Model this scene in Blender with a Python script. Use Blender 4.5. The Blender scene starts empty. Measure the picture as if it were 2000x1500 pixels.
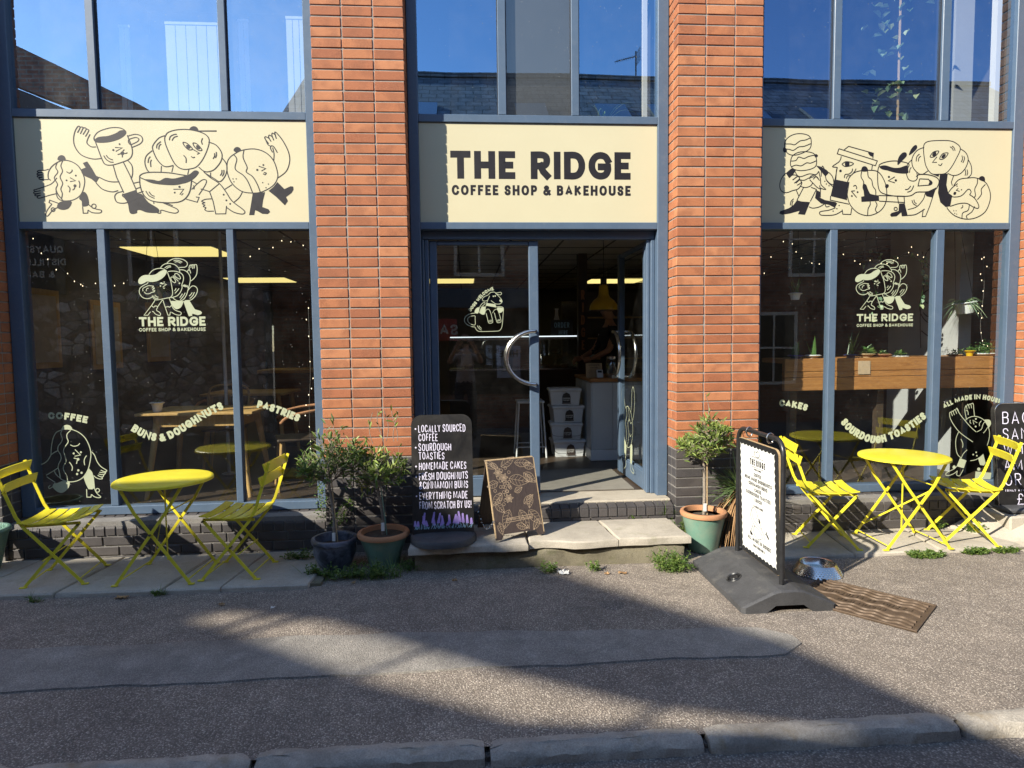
import bpy, math, random
import numpy as np
from mathutils import Vector, Matrix, geometry as mgeo
random.seed(7)
R = math.radians
sc = bpy.context.scene
col = sc.collection

# ---------------------------------------------------------------- camera
YAW, PITCH, ROLL, FPX = .0718, .0658, -.0122, 1250.
CAM = Vector((1.0778, -4.8683, 1.5606))
def cam_axes():
    cy, sy, cp, sp = math.cos(YAW), math.sin(YAW), math.cos(PITCH), math.sin(PITCH)
    f = Vector((sy*cp, cy*cp, -sp)); r = Vector((cy, -sy, 0)); u = r.cross(f)
    c, s = math.cos(ROLL), math.sin(ROLL)
    return c*r + s*u, -s*r + c*u, f
CR, CU, CF = cam_axes()
cd = bpy.data.cameras.new('camera'); cam = bpy.data.objects.new('camera', cd); col.objects.link(cam)
cd.sensor_width = 36; cd.lens = FPX/2000*36; cd.clip_end = 500; cd.clip_start = .02
m = Matrix((CR, CU, -CF)).transposed().to_4x4(); m.translation = CAM
cam.matrix_world = m; sc.camera = cam

# ---------------------------------------------------------------- sky, sun, exposure
SUN_DIR = Vector((1.19, .846, -.95)).normalized()          # the way the light travels
SUN_EL = math.asin(-SUN_DIR.z)
world = bpy.data.worlds.new('World'); sc.world = world; world.use_nodes = True
wn = world.node_tree.nodes; wl = world.node_tree.links; wn.clear()
sky = wn.new('ShaderNodeTexSky'); sky.sky_type = 'NISHITA'; sky.sun_disc = False
sky.sun_elevation = SUN_EL; sky.sun_rotation = math.atan2(-SUN_DIR.x, -SUN_DIR.y)
sky.altitude = 0; sky.air_density = 1.0; sky.dust_density = .1; sky.ozone_density = 2.6
bg = wn.new('ShaderNodeBackground'); bg.inputs['Strength'].default_value = .14
wo = wn.new('ShaderNodeOutputWorld'); wl.new(sky.outputs[0], bg.inputs[0]); wl.new(bg.outputs[0], wo.inputs[0])
sd = bpy.data.lights.new('sun', 'SUN'); sd.energy = 4.6; sd.angle = R(.55); sd.color = (1, .93, .80)
sun = bpy.data.objects.new('sun', sd); col.objects.link(sun)
sun.rotation_euler = SUN_DIR.to_track_quat('-Z', 'Y').to_euler(); sun.location = (-12, -10, 12)
vs = sc.view_settings; vs.view_transform = 'Standard'; vs.look = 'None'; vs.gamma = 1; vs.exposure = 1.1
try: vs.use_curve_mapping = False
except Exception: pass
sc.render.engine = 'CYCLES'
sc.cycles.use_denoising = True
sc.cycles.max_bounces = 9; sc.cycles.transparent_max_bounces = 24; sc.cycles.glossy_bounces = 4
sc.cycles.caustics_reflective = False; sc.cycles.caustics_refractive = False
sc.cycles.sample_clamp_indirect = 6

def ray(px, py): return CR*((px-1000)/FPX) - CU*((py-750)/FPX) + CF
def on_y(px, py, Y):
    d = ray(px, py); return CAM + d*((Y-CAM.y)/d.y)
def on_z(px, py, Z):
    d = ray(px, py); return CAM + d*((Z-CAM.z)/d.z)

# ---------------------------------------------------------------- object helpers
def tag(o, label=None, cat=None, group=None, kind=None):
    if label: o['label'] = label
    if cat: o['category'] = cat
    if group: o['group'] = group
    if kind: o['kind'] = kind
    return o
def thing(name, label, cat, loc=(0, 0, 0), rotz=0, group=None):
    o = bpy.data.objects.new(name, None); col.objects.link(o); o.empty_display_size = .1
    o.location = loc; o.rotation_euler = (0, 0, rotz)
    return tag(o, label, cat, group)
def copy_tree(o, parent=None):
    c = o.copy(); col.objects.link(c); c.parent = parent
    for ch in [x for x in col.objects if x.parent == o]: copy_tree(ch, c)
    return c
class MB:
    def __init__(s): s.v = []; s.f = []; s.M = None
    def add(s, vs, fs):
        n = len(s.v)
        if s.M is not None: vs = [tuple(s.M @ Vector(v)) for v in vs]
        s.v += [tuple(v) for v in vs]; s.f += [tuple(i+n for i in f) for f in fs]; return s
    def box(s, x0, x1, y0, y1, z0, z1, ch=0, M=None):
        if ch <= 0:
            vs = [(x, y, z) for x in (x0, x1) for y in (y0, y1) for z in (z0, z1)]
            fs = [(0, 1, 3, 2), (4, 6, 7, 5), (0, 4, 5, 1), (2, 3, 7, 6), (0, 2, 6, 4), (1, 5, 7, 3)]
        else: vs, fs = chbox(x0, x1, y0, y1, z0, z1, ch)
        if M is not None: vs = [tuple(M @ Vector(v)) for v in vs]
        return s.add(vs, fs)
    def tube(s, pts, r, n=8, cap=True, closed=False):
        pts = [Vector(p) for p in pts]; N = len(pts); rs = r if isinstance(r, (list, tuple)) else [r]*N
        vs = []; fs = []; up = None
        for i, p in enumerate(pts):
            if closed: t = pts[(i+1) % N]-pts[i-1]
            else: t = pts[min(i+1, N-1)]-pts[max(i-1, 0)]
            if t.length < 1e-9: t = Vector((0, 0, 1))
            t.normalize()
            if up is None: up = t.orthogonal().normalized()
            a = up - t*up.dot(t); a = a.normalized() if a.length > 1e-6 else t.orthogonal().normalized()
            up = a; b = t.cross(a)
            for k in range(n):
                w = 2*math.pi*k/n; vs.append(p + (a*math.cos(w)+b*math.sin(w))*rs[i])
        for i in range(N if closed else N-1):
            for k in range(n):
                j = (i+1) % N; fs.append((i*n+k, i*n+(k+1) % n, j*n+(k+1) % n, j*n+k))
        if cap and not closed: fs += [tuple(range(n))[::-1], tuple((N-1)*n+k for k in range(n))]
        return s.add(vs, fs)
    def bar(s, p, q, w, t, side=(0, 1, 0)):
        """flat bar from p to q: width w across, thickness t along side"""
        p = Vector(p); q = Vector(q); d = (q-p).normalized(); sd = Vector(side); sd = (sd-d*sd.dot(d)).normalized(); c = d.cross(sd)
        vs = [e + c*(a*w/2) + sd*(b*t/2) for e in (p, q) for a, b in ((-1, -1), (1, -1), (1, 1), (-1, 1))]
        return s.add(vs, [(3, 2, 1, 0), (4, 5, 6, 7), (0, 1, 5, 4), (1, 2, 6, 5), (2, 3, 7, 6), (3, 0, 4, 7)])
    def lathe(s, prof, n=24, c=(0, 0, 0), wob=0):
        vs = []; fs = []; N = len(prof)
        for r, z in prof:
            for k in range(n):
                w = 2*math.pi*k/n; rr = r*(1+wob*math.sin(3*w+z*9)); vs.append((c[0]+rr*math.cos(w), c[1]+rr*math.sin(w), c[2]+z))
        for i in range(N-1):
            for k in range(n): fs.append((i*n+k, i*n+(k+1) % n, (i+1)*n+(k+1) % n, (i+1)*n+k))
        if prof[0][0] > 1e-6: fs.append(tuple(range(n))[::-1])
        if prof[-1][0] > 1e-6: fs.append(tuple((N-1)*n+k for k in range(n)))
        return s.add(vs, fs)
    def prism(s, poly, y0, y1):
        """polygon in x,z extruded along y"""
        n = len(poly); vs = [(x, y0, z) for x, z in poly]+[(x, y1, z) for x, z in poly]
        tri = mgeo.tessellate_polygon([[Vector((x, z, 0)) for x, z in poly]])
        fs = [tuple(t) for t in tri]+[tuple(i+n for i in t[::-1]) for t in tri]
        fs += [(i, (i+1) % n, (i+1) % n+n, i+n) for i in range(n)]
        return s.add(vs, fs)
    def mesh(s, name, mat, smooth=False):
        me = bpy.data.meshes.new(name); me.from_pydata([tuple(v) for v in s.v], [], s.f)
        if mat: me.materials.append(mat)
        if smooth:
            me.polygons.foreach_set('use_smooth', [True]*len(me.polygons))
        me.update(); return me
    def build(s, name, mat, parent=None, smooth=False, fix=False):
        me = s.mesh(name, mat, smooth)
        if fix:
            import bmesh
            bm = bmesh.new(); bm.from_mesh(me); bmesh.ops.recalc_face_normals(bm, faces=bm.faces); bm.to_mesh(me); bm.free()
        o = bpy.data.objects.new(name, me); col.objects.link(o); o.parent = parent
        if smooth:
            md = o.modifiers.new('auto', 'EDGE_SPLIT'); md.split_angle = R(38)
        return o
def link(name, me, parent=None, loc=(0, 0, 0), rot=(0, 0, 0), scale=(1, 1, 1)):
    o = bpy.data.objects.new(name, me); col.objects.link(o); o.parent = parent; o.location = loc; o.rotation_euler = rot; o.scale = scale; return o
def chbox(x0, x1, y0, y1, z0, z1, c):
    X = (x0, x1); Y = (y0, y1); Z = (z0, z1); vs = []; idx = {}
    for i in (0, 1):
        for j in (0, 1):
            for k in (0, 1):
                sx = c if i == 0 else -c; sy = c if j == 0 else -c; sz = c if k == 0 else -c
                for a in range(3):
                    p = [X[i]+sx, Y[j]+sy, Z[k]+sz]; p[a] = (X, Y, Z)[a][(i, j, k)[a]]
                    idx[(i, j, k, a)] = len(vs); vs.append(tuple(p))
    fs = []
    def q(*ks): fs.append(tuple(idx[k] for k in ks))
    for i in (0, 1):
        f = [(i, 0, 0, 0), (i, 1, 0, 0), (i, 1, 1, 0), (i, 0, 1, 0)]; q(*(f if i else f[::-1]))
        f = [(0, i, 0, 1), (0, i, 1, 1), (1, i, 1, 1), (1, i, 0, 1)]; q(*(f if i else f[::-1]))
        f = [(0, 0, i, 2), (1, 0, i, 2), (1, 1, i, 2), (0, 1, i, 2)]; q(*(f if i else f[::-1]))
    for i in (0, 1):
        for j in (0, 1):
            f = [(i, j, 0, 0), (i, j, 1, 0), (i, j, 1, 1), (i, j, 0, 1)]; q(*(f if (i+j) % 2 == 1 else f[::-1]))
            f = [(i, 0, j, 0), (i, 1, j, 0), (i, 1, j, 2), (i, 0, j, 2)]; q(*(f if (i+j) % 2 == 0 else f[::-1]))
            f = [(0, i, j, 1), (1, i, j, 1), (1, i, j, 2), (0, i, j, 2)]; q(*(f if (i+j) % 2 == 1 else f[::-1]))
            for k in (0, 1):
                f = [(i, j, k, 0), (i, j, k, 1), (i, j, k, 2)]; q(*(f if (i+j+k) % 2 == 1 else f[::-1]))
    return vs, fs
def smooth_pts(pts, closed=False, n=5):
    P = [Vector((p[0], p[1], p[2] if len(p) > 2 else 0)) for p in pts]; N = len(P)
    if N < 3: return P
    out = []
    for i in range(N if closed else N-1):
        g = lambda k: P[k % N] if closed else P[max(0, min(N-1, k))]
        a, b, c, d = g(i-1), g(i), g(i+1), g(i+2)
        for k in range(n):
            t = k/n; out.append(.5*((2*b)+(c-a)*t+(2*a-5*b+4*c-d)*t*t+(3*b-a-3*c+d)*t**3))
    if not closed: out.append(P[-1])
    return out
# flat print: strokes and fills laid a fraction of a millimetre above their board
class Ink:
    def __init__(s, fn, n):
        """fn(x,y) -> 3D point on the board; n = board normal towards the viewer"""
        s.fn = fn; s.n = Vector(n).normalized(); s.mb = MB(); s.k = 0
    def lift(s): s.k += 1; return s.n*(.0006+.00001*(s.k % 90))
    def stroke(s, pts, w, closed=False):
        P = [s.fn(p[0], p[1]) for p in pts]; Q = []
        for p in P:
            if not Q or (p-Q[-1]).length > 1e-5: Q.append(p)
        if closed and (Q[0]-Q[-1]).length < 1e-5: Q.pop()
        P = Q; N = len(P); L = s.lift()
        if N < 2: return
        vs = []; dl = s.n*.000012
        for i, p in enumerate(P):
            if i and not closed: L = L+dl
            if closed: a = (p-P[i-1]).normalized(); b = (P[(i+1) % N]-p).normalized()
            else:
                a = (p-P[i-1]).normalized() if i else (P[1]-p).normalized()
                b = (P[i+1]-p).normalized() if i < N-1 else a
            na = s.n.cross(a); nb = s.n.cross(b); mm = na+nb
            if mm.length < .3: mm = na
            mm.normalize(); k = min(1.6, 1/max(.35, mm.dot(na)))
            vs += [p+mm*(w/2*k)+L, p-mm*(w/2*k)+L]
        fs = [(2*i, 2*i+1, 2*i+3, 2*i+2) for i in range(N-1)]
        if closed: fs.append((2*N-2, 2*N-1, 1, 0))
        s.mb.add(vs, fs)
    def fill(s, pts):
        L = s.lift(); tri = mgeo.tessellate_polygon([[Vector((p[0], p[1], 0)) for p in pts]])
        s.mb.add([s.fn(p[0], p[1])+L for p in pts], [tuple(t) for t in tri])
    def dot(s, x, y, r, n=10): s.fill([(x+r*math.cos(2*math.pi*k/n), y+r*math.sin(2*math.pi*k/n)) for k in range(n)])
    def ops(s, txt, w):
        for line in txt.strip().split('\n'):
            line = line.strip()
            if not line: continue
            c, *ps = line.split(); pts = [tuple(float(q) for q in p.split(',')) for p in ps]
            if c == 's': s.stroke(smooth_pts(pts), w)
            elif c == 'o': s.stroke(smooth_pts(pts, True), w, True)
            elif c == 'l': s.stroke(pts, w)
            elif c == 'f': s.fill(smooth_pts(pts, True, 4))
            elif c == 'p': s.fill(pts)
            elif c == 'd':
                for p in pts: s.dot(*p)
            elif c == 'e':   # ellipse outline cx,cy rx,ry
                (cx, cy), (rx, ry) = pts[:2]; s.stroke([(cx+rx*math.cos(k*math.pi/10), cy+ry*math.sin(k*math.pi/10)) for k in range(20)], w, True)
    def build(s, name, mat, parent=None): return s.mb.build(name, mat, parent)
GLY = {
'A': (.85, "0,0 .5,1 1,0|.2,.3 .8,.3"), 'B': (.72, "0,0 0,1 .6,1 .88,.92 .95,.77 .88,.62 .6,.54 0,.54|.5,.54 .72,.52 .95,.42 1,.27 .93,.1 .65,0 0,0"),
'C': (.8, "1,.76 .85,.93 .55,1 .25,.93 .05,.72 0,.5 .05,.28 .25,.07 .55,0 .85,.07 1,.24"), 'D': (.8, "0,.5 0,1 .5,1 .8,.9 .97,.68 1,.5 .97,.32 .8,.1 .5,0 0,0 0,.5"),
'E': (.62, "1,1 0,1 0,0 1,0|0,.5 .8,.5"), 'F': (.6, "1,1 0,1 0,0|0,.5 .8,.5"), 'G': (.86, "1,.76 .85,.93 .55,1 .25,.93 .05,.72 0,.5 .05,.28 .25,.07 .55,0 .85,.07 1,.28 1,.45 .58,.45"),
'H': (.78, "0,0 0,1|1,0 1,1|0,.5 1,.5"), 'I': (0, "0,0 0,1"), 'J': (.55, "1,1 1,.25 .75,.03 .3,.03 0,.25"), 'K': (.78, "0,0 0,1|1,1 .05,.45|.3,.58 1,0"), 'L': (.58, "0,1 0,0 1,0"),
'M': (1.2, "0,0 .05,1 .5,.12 .95,1 1,0"), 'N': (.98, "0,0 0,1 1,0 1,1"), 'O': (.85, "*.5,1 .8,.92 .97,.7 1,.5 .97,.3 .8,.08 .5,0 .2,.08 .03,.3 0,.5 .03,.7 .2,.92"),
'P': (.68, "0,0 0,1 .6,1 .9,.92 1,.73 .9,.53 .6,.45 0,.45"), 'Q': (.85, "*.5,1 .8,.92 .97,.7 1,.5 .97,.3 .8,.08 .5,0 .2,.08 .03,.3 0,.5 .03,.7 .2,.92|.65,.25 1,0"),
'R': (.74, "0,0 0,1 .6,1 .9,.92 .98,.74 .9,.55 .6,.47 0,.47|.5,.47 .7,.2 1,0"), 'S': (.68, "1,.8 .85,.95 .5,1 .12,.93 .02,.75 .15,.58 .5,.5 .85,.42 .98,.25 .88,.07 .5,0 .15,.05 0,.2"),
'T': (.75, "0,1 1,1|.5,1 .5,0"), 'U': (.78, "0,1 0,.3 .12,.08 .5,0 .88,.08 1,.3 1,1"), 'V': (.8, "0,1 .5,0 1,1"), 'W': (1.15, "0,1 .25,0 .5,.8 .75,0 1,1"), 'X': (.75, "0,0 1,1|0,1 1,0"),
'Y': (.78, "0,1 .5,.5 1,1|.5,.5 .5,0"), 'Z': (.7, "0,1 1,1 0,0 1,0"), '&': (.85, "1,.02 .2,.72 .2,.92 .42,1 .64,.92 .64,.75 .1,.4 0,.2 .15,.03 .45,0 .75,.12 .95,.42"), '!': (0, "0,1 0,.32|0,.04 0,0"),
'8': (.62, "*.5,.54 .85,.65 .9,.82 .75,.97 .5,1 .25,.97 .1,.82 .15,.65|*.5,.54 .9,.42 1,.25 .85,.05 .5,0 .15,.05 0,.25 .1,.42"), '5': (.62, "1,1 .1,1 .05,.55 .5,.62 .9,.5 1,.3 .85,.08 .5,0 0,.08"), '0': (.62, "*.5,1 .85,.9 1,.5 .85,.1 .5,0 .15,.1 0,.5 .15,.9"),
'4': (.7, "1,.3 0,.3 .7,1 .7,0"), '£': (.7, "1,.8 .8,.98 .5,1 .3,.85 .3,.3 .05,0 1,0|.05,.5 .7,.5"), '(': (.2, "1,1.05 0,.5 1,-.05"), ')': (.2, "0,1.05 1,.5 0,-.05"), '.': (0, "0,.03 0,0"), '-': (.4, "0,.5 1,.5"), ' ': (.28, ""), "'": (0, "0,1 0,.8"), '•': (0, "0,.55 0,.45"), ',': (0, "0,.03 0,-.1")}
def text_strokes(txt, h, t, gap=.16, wid=1., jit=0, sp=None):
    """single stroke lettering of cap height h and pen t; returns strokes and total length"""
    x = 0; out = []
    for ch in txt:
        w, src = GLY.get(ch, GLY[' ']); w = w*wid*h
        if not src: x += (sp if sp is not None else .45*wid)*h; continue
        jy = random.uniform(-jit, jit)*h; js = 1+random.uniform(-jit, jit); ja = random.uniform(-jit, jit)*.6
        for st in src.split('|'):
            cl = st.startswith('*'); st = st.lstrip('*')
            pts = []
            for p in st.split():
                a, b = map(float, p.split(',')); yy = t/2+b*(h-t)*js+jy; pts.append((x+t/2+a*max(0, w-t)+ja*yy, yy))
            curv = len(pts) > 6
            if curv and cl: pts = [(p.x, p.y) for p in smooth_pts(pts, True, 3)]
            elif curv:
                cuts = [0]
                for i in range(1, len(pts)-1):
                    a1 = math.atan2(pts[i][1]-pts[i-1][1], pts[i][0]-pts[i-1][0]); a2 = math.atan2(pts[i+1][1]-pts[i][1], pts[i+1][0]-pts[i][0])
                    if abs((a2-a1+math.pi) % (2*math.pi)-math.pi) > R(62): cuts.append(i)
                cuts.append(len(pts)-1); o2 = []
                for a_, b_ in zip(cuts, cuts[1:]):
                    seg = [(p.x, p.y) for p in smooth_pts(pts[a_:b_+1], False, 3)] if b_-a_ > 1 else [pts[a_], pts[b_]]
                    o2 += seg if not o2 else seg[1:]
                pts = o2
            if not cl:   # square caps
                for e, (p, q) in ((0, (pts[0], pts[1])), (-1, (pts[-1], pts[-2]))):
                    d = math.hypot(p[0]-q[0], p[1]-q[1]) or 1; k = t/2/d if not curv or True else 0
                    if abs(p[1]-q[1]) < 1e-6 or abs(p[0]-q[0]) < 1e-6 or d < 2*t: pts[e] = (p[0]+(p[0]-q[0])*k*.98, p[1]+(p[1]-q[1])*k*.98)
            out.append((pts, cl))
        x += max(w, t)+gap*h
    return out, x-gap*h
def write(ink, txt, h, t, x, y, align='c', arc=None, ang=0, **kw):
    """arc=(cx,cy,r,top?) bends the base line on a circle; else straight line at angle ang"""
    st, L = text_strokes(txt, h, t, **kw); off = {'c': -L/2, 'l': 0, 'r': -L}[align]; c, s = math.cos(ang), math.sin(ang)
    for pts, cl in st:
        q = []
        for a, b in pts:
            a += off
            if arc:
                r, up = arc
                if up: th = a/r; q.append((x+(r+b)*math.sin(th+ang), y+(r+b)*math.cos(th+ang)-r*0))
                else: th = a/r; q.append((x+(r-b)*math.sin(th+ang), y-(r-b)*math.cos(th+ang)))
            else: q.append((x+a*c-b*s, y+a*s+b*c))
        ink.stroke(q, t, cl)
    return L
def homog(src, dst):
    A = []
    for (x, y), (u, v) in zip(src, dst):
        A.append([x, y, 1, 0, 0, 0, -u*x, -u*y, u]); A.append([0, 0, 0, x, y, 1, -v*x, -v*y, v])
    A = np.array(A); h = np.linalg.solve(A[:, :8], A[:, 8]); h = np.append(h, 1).reshape(3, 3)
    def f(x, y): a = h @ np.array([x, y, 1.]); return a[0]/a[2], a[1]/a[2]
    return f

# ---------------------------------------------------------------- materials
def nt(name):
    m = bpy.data.materials.new(name); m.use_nodes = True; t = m.node_tree; b = t.nodes['Principled BSDF']; return m, t, b
def N(t, typ, **kw):
    n = t.nodes.new(typ)
    for k, v in kw.items():
        if hasattr(n, k): setattr(n, k, v)
        else: n.inputs[k].default_value = v
    return n
def ramp(t, fac, stops):
    r = t.nodes.new('ShaderNodeValToRGB'); e = r.color_ramp.elements
    while len(e) > len(stops): e.remove(e[-1])
    while len(e) < len(stops): e.new(.5)
    for el, (p, c) in zip(e, stops): el.position = p; el.color = (*c, 1) if len(c) == 3 else c
    t.links.new(fac, r.inputs[0]); return r.outputs[0]
def mixc(t, fac, a, b, mode='MIX'):
    m = t.nodes.new('ShaderNodeMix'); m.data_type = 'RGBA'; m.blend_type = mode
    for sock, val in ((m.inputs[0], fac), (m.inputs[6], a), (m.inputs[7], b)):
        if hasattr(val, 'links') or hasattr(val, 'is_linked'): t.links.new(val, sock)
        elif isinstance(val, (int, float)): sock.default_value = val
        else: sock.default_value = (*val, 1) if len(val) == 3 else val
    return m.outputs[2]
def pos(t, scale=1, obj=False):
    g = t.nodes.new('ShaderNodeTexCoord') if obj else t.nodes.new('ShaderNodeNewGeometry')
    out = g.outputs['Object'] if obj else g.outputs['Position']
    mp = t.nodes.new('ShaderNodeMapping'); t.links.new(out, mp.inputs[0])
    mp.inputs['Scale'].default_value = scale if isinstance(scale, (tuple, list)) else (scale,)*3
    return mp.outputs[0]
def noise(t, vec, scale, detail=4, rough=.55, dist=0):
    n = N(t, 'ShaderNodeTexNoise', Scale=scale, Detail=detail, Roughness=rough, Distortion=dist); t.links.new(vec, n.inputs['Vector']); return n.outputs['Fac']
def voro(t, vec, scale, feature='F1'):
    n = t.nodes.new('ShaderNodeTexVoronoi'); n.feature = feature; n.inputs['Scale'].default_value = scale; t.links.new(vec, n.inputs['Vector']); return n
def bump(t, b, h, strength=.3, dist=.01):
    n = N(t, 'ShaderNodeBump', Strength=strength, Distance=dist); t.links.new(h, n.inputs['Height']); t.links.new(n.outputs[0], b.inputs['Normal'])
def pm(name, c, rough=.5, var=.12, vs=9, fine=120, fvar=.1, bmp=.08, bd=.002, metal=0, rand=0, spec=.5, coat=0, dirt=None, em=None):
    """painted / plain surface: two scales of noise in the colour, fine relief, optional dirt colour in patches"""
    mt, t, b = nt(name); v = pos(t)
    n1 = noise(t, v, vs, 5, .6); n2 = noise(t, v, fine, 3, .6)
    lo = tuple(x*(1-var) for x in c); hi = tuple(min(1, x*(1+var)) for x in c)
    cc = ramp(t, n1, [(.3, lo), (.7, hi)])
    cc = mixc(t, fvar, cc, ramp(t, n2, [(.3, tuple(x*.4 for x in c)), (.7, tuple(min(1, x*1.5) for x in c))]))
    if dirt:
        dc, amt, ds = dirt; cc = mixc(t, ramp(t, noise(t, v, ds, 6, .65, .6), [(.55-amt*.25, (0, 0, 0)), (.72, (amt,)*3)]), cc, dc)
    if rand:
        oi = t.nodes.new('ShaderNodeObjectInfo'); mr = N(t, 'ShaderNodeMapRange'); mr.inputs[3].default_value = 1-rand; mr.inputs[4].default_value = 1+rand
        t.links.new(oi.outputs['Random'], mr.inputs[0]); cc = mixc(t, 1., cc, mr.outputs[0], 'MULTIPLY')
    t.links.new(cc, b.inputs['Base Color']); b.inputs['Metallic'].default_value = metal
    b.inputs['Specular IOR Level'].default_value = spec; b.inputs['Coat Weight'].default_value = coat
    rr = N(t, 'ShaderNodeMapRange'); rr.inputs[3].default_value = max(.02, rough-.1); rr.inputs[4].default_value = min(1, rough+.1); t.links.new(n1, rr.inputs[0]); t.links.new(rr.outputs[0], b.inputs['Roughness'])
    if bmp: bump(t, b, n2, bmp, bd)
    if em: b.inputs['Emission Color'].default_value = (*em[0], 1); b.inputs['Emission Strength'].default_value = em[1]
    return mt
def brick_mat(name, stops, speck, rough=.8, sp_amt=.6):
    mt, t, b = nt(name); v = pos(t); oi = t.nodes.new('ShaderNodeObjectInfo')
    base = ramp(t, oi.outputs['Random'], stops)
    ad = t.nodes.new('ShaderNodeVectorMath'); ad.operation = 'ADD'; cb = t.nodes.new('ShaderNodeCombineXYZ'); mu = N(t, 'ShaderNodeMath', operation='MULTIPLY'); mu.inputs[1].default_value = 71
    t.links.new(oi.outputs['Random'], mu.inputs[0]); t.links.new(mu.outputs[0], cb.inputs[0]); t.links.new(v, ad.inputs[0]); t.links.new(cb.outputs[0], ad.inputs[1]); w = ad.outputs[0]
    cc = mixc(t, ramp(t, noise(t, w, 7, 2, .5), [(.45, (0, 0, 0)), (.6, (.55,)*3)]), base, tuple(x*.62 for x in stops[0][1]))
    n2 = noise(t, v, 260, 3, .7)
    cc = mixc(t, .35, cc, ramp(t, n2, [(.3, tuple(x*.35 for x in stops[0][1])), (.65, tuple(min(1, x*1.5) for x in stops[-1][1]))]))
    vo = voro(t, v, 95); m1 = ramp(t, vo.outputs['Distance'], [(.05, (1, 1, 1)), (.13, (0, 0, 0))])
    sel = ramp(t, vo.outputs['Color'], [(.62, (0, 0, 0)), (.66, (sp_amt,)*3)])
    cc = mixc(t, mixc(t, 1., m1, sel, 'MULTIPLY'), cc, speck)
    vo2 = voro(t, v, 40); m2 = ramp(t, vo2.outputs['Distance'], [(.05, (.8,)*3), (.09, (0, 0, 0))]); sel2 = ramp(t, vo2.outputs['Color'], [(.7, (0, 0, 0)), (.74, (1, 1, 1))])
    cc = mixc(t, mixc(t, 1., m2, sel2, 'MULTIPLY'), cc, (.02, .015, .015))
    t.links.new(cc, b.inputs['Base Color']); b.inputs['Roughness'].default_value = rough
    bump(t, b, noise(t, v, 180, 5, .7), .35, .003)
    return mt
def glass_mat(name, refl, tint=(.93, .96, .95), grime=.012, gcol=(.97, 1, .98)):
    mt = bpy.data.materials.new(name); mt.use_nodes = True; t = mt.node_tree; t.nodes.clear(); o = t.nodes.new('ShaderNodeOutputMaterial')
    tr = t.nodes.new('ShaderNodeBsdfTransparent'); tr.inputs[0].default_value = (*tint, 1)
    gl = t.nodes.new('ShaderNodeBsdfGlossy'); gl.inputs['Roughness'].default_value = 0; gl.inputs['Color'].default_value = (*gcol, 1)
    ge = t.nodes.new('ShaderNodeNewGeometry'); dt = t.nodes.new('ShaderNodeVectorMath'); dt.operation = 'DOT_PRODUCT'; t.links.new(ge.outputs['Normal'], dt.inputs[0]); t.links.new(ge.outputs['Incoming'], dt.inputs[1])
    ab = N(t, 'ShaderNodeMath', operation='ABSOLUTE'); t.links.new(dt.outputs['Value'], ab.inputs[0]); om = N(t, 'ShaderNodeMath', operation='SUBTRACT'); om.inputs[0].default_value = 1; t.links.new(ab.outputs[0], om.inputs[1])
    pw = N(t, 'ShaderNodeMath', operation='POWER'); pw.inputs[1].default_value = 5; t.links.new(om.outputs[0], pw.inputs[0])
    mr = N(t, 'ShaderNodeMapRange'); mr.inputs[3].default_value = refl; mr.inputs[4].default_value = 1; t.links.new(pw.outputs[0], mr.inputs[0])
    mx = t.nodes.new('ShaderNodeMixShader'); t.links.new(mr.outputs[0], mx.inputs[0]); t.links.new(tr.outputs[0], mx.inputs[1]); t.links.new(gl.outputs[0], mx.inputs[2])
    df = t.nodes.new('ShaderNodeBsdfDiffuse'); df.inputs[0].default_value = (.7, .7, .65, 1); v = pos(t)
    vo = voro(t, v, 34); a = ramp(t, vo.outputs['Distance'], [(.03, (.9,)*3), (.07, (0, 0, 0))]); sl = ramp(t, vo.outputs['Color'], [(.8, (0, 0, 0)), (.82, (1, 1, 1))])
    sp = mixc(t, 1., a, sl, 'MULTIPLY'); ad = mixc(t, 1., sp, ramp(t, noise(t, v, 4, 5, .7), [(.4, (0, 0, 0)), (.8, (grime*2,)*3)]), 'ADD')
    m2 = t.nodes.new('ShaderNodeMixShader'); t.links.new(ad, m2.inputs[0]); t.links.new(mx.outputs[0], m2.inputs[1]); t.links.new(df.outputs[0], m2.inputs[2]); t.links.new(m2.outputs[0], o.inputs[0])
    # slightly wavy panes
    bp = N(t, 'ShaderNodeBump', Strength=.12, Distance=.01); t.links.new(noise(t, v, 1.4, 1, .4), bp.inputs['Height']); t.links.new(bp.outputs[0], gl.inputs['Normal'])
    return mt
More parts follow.
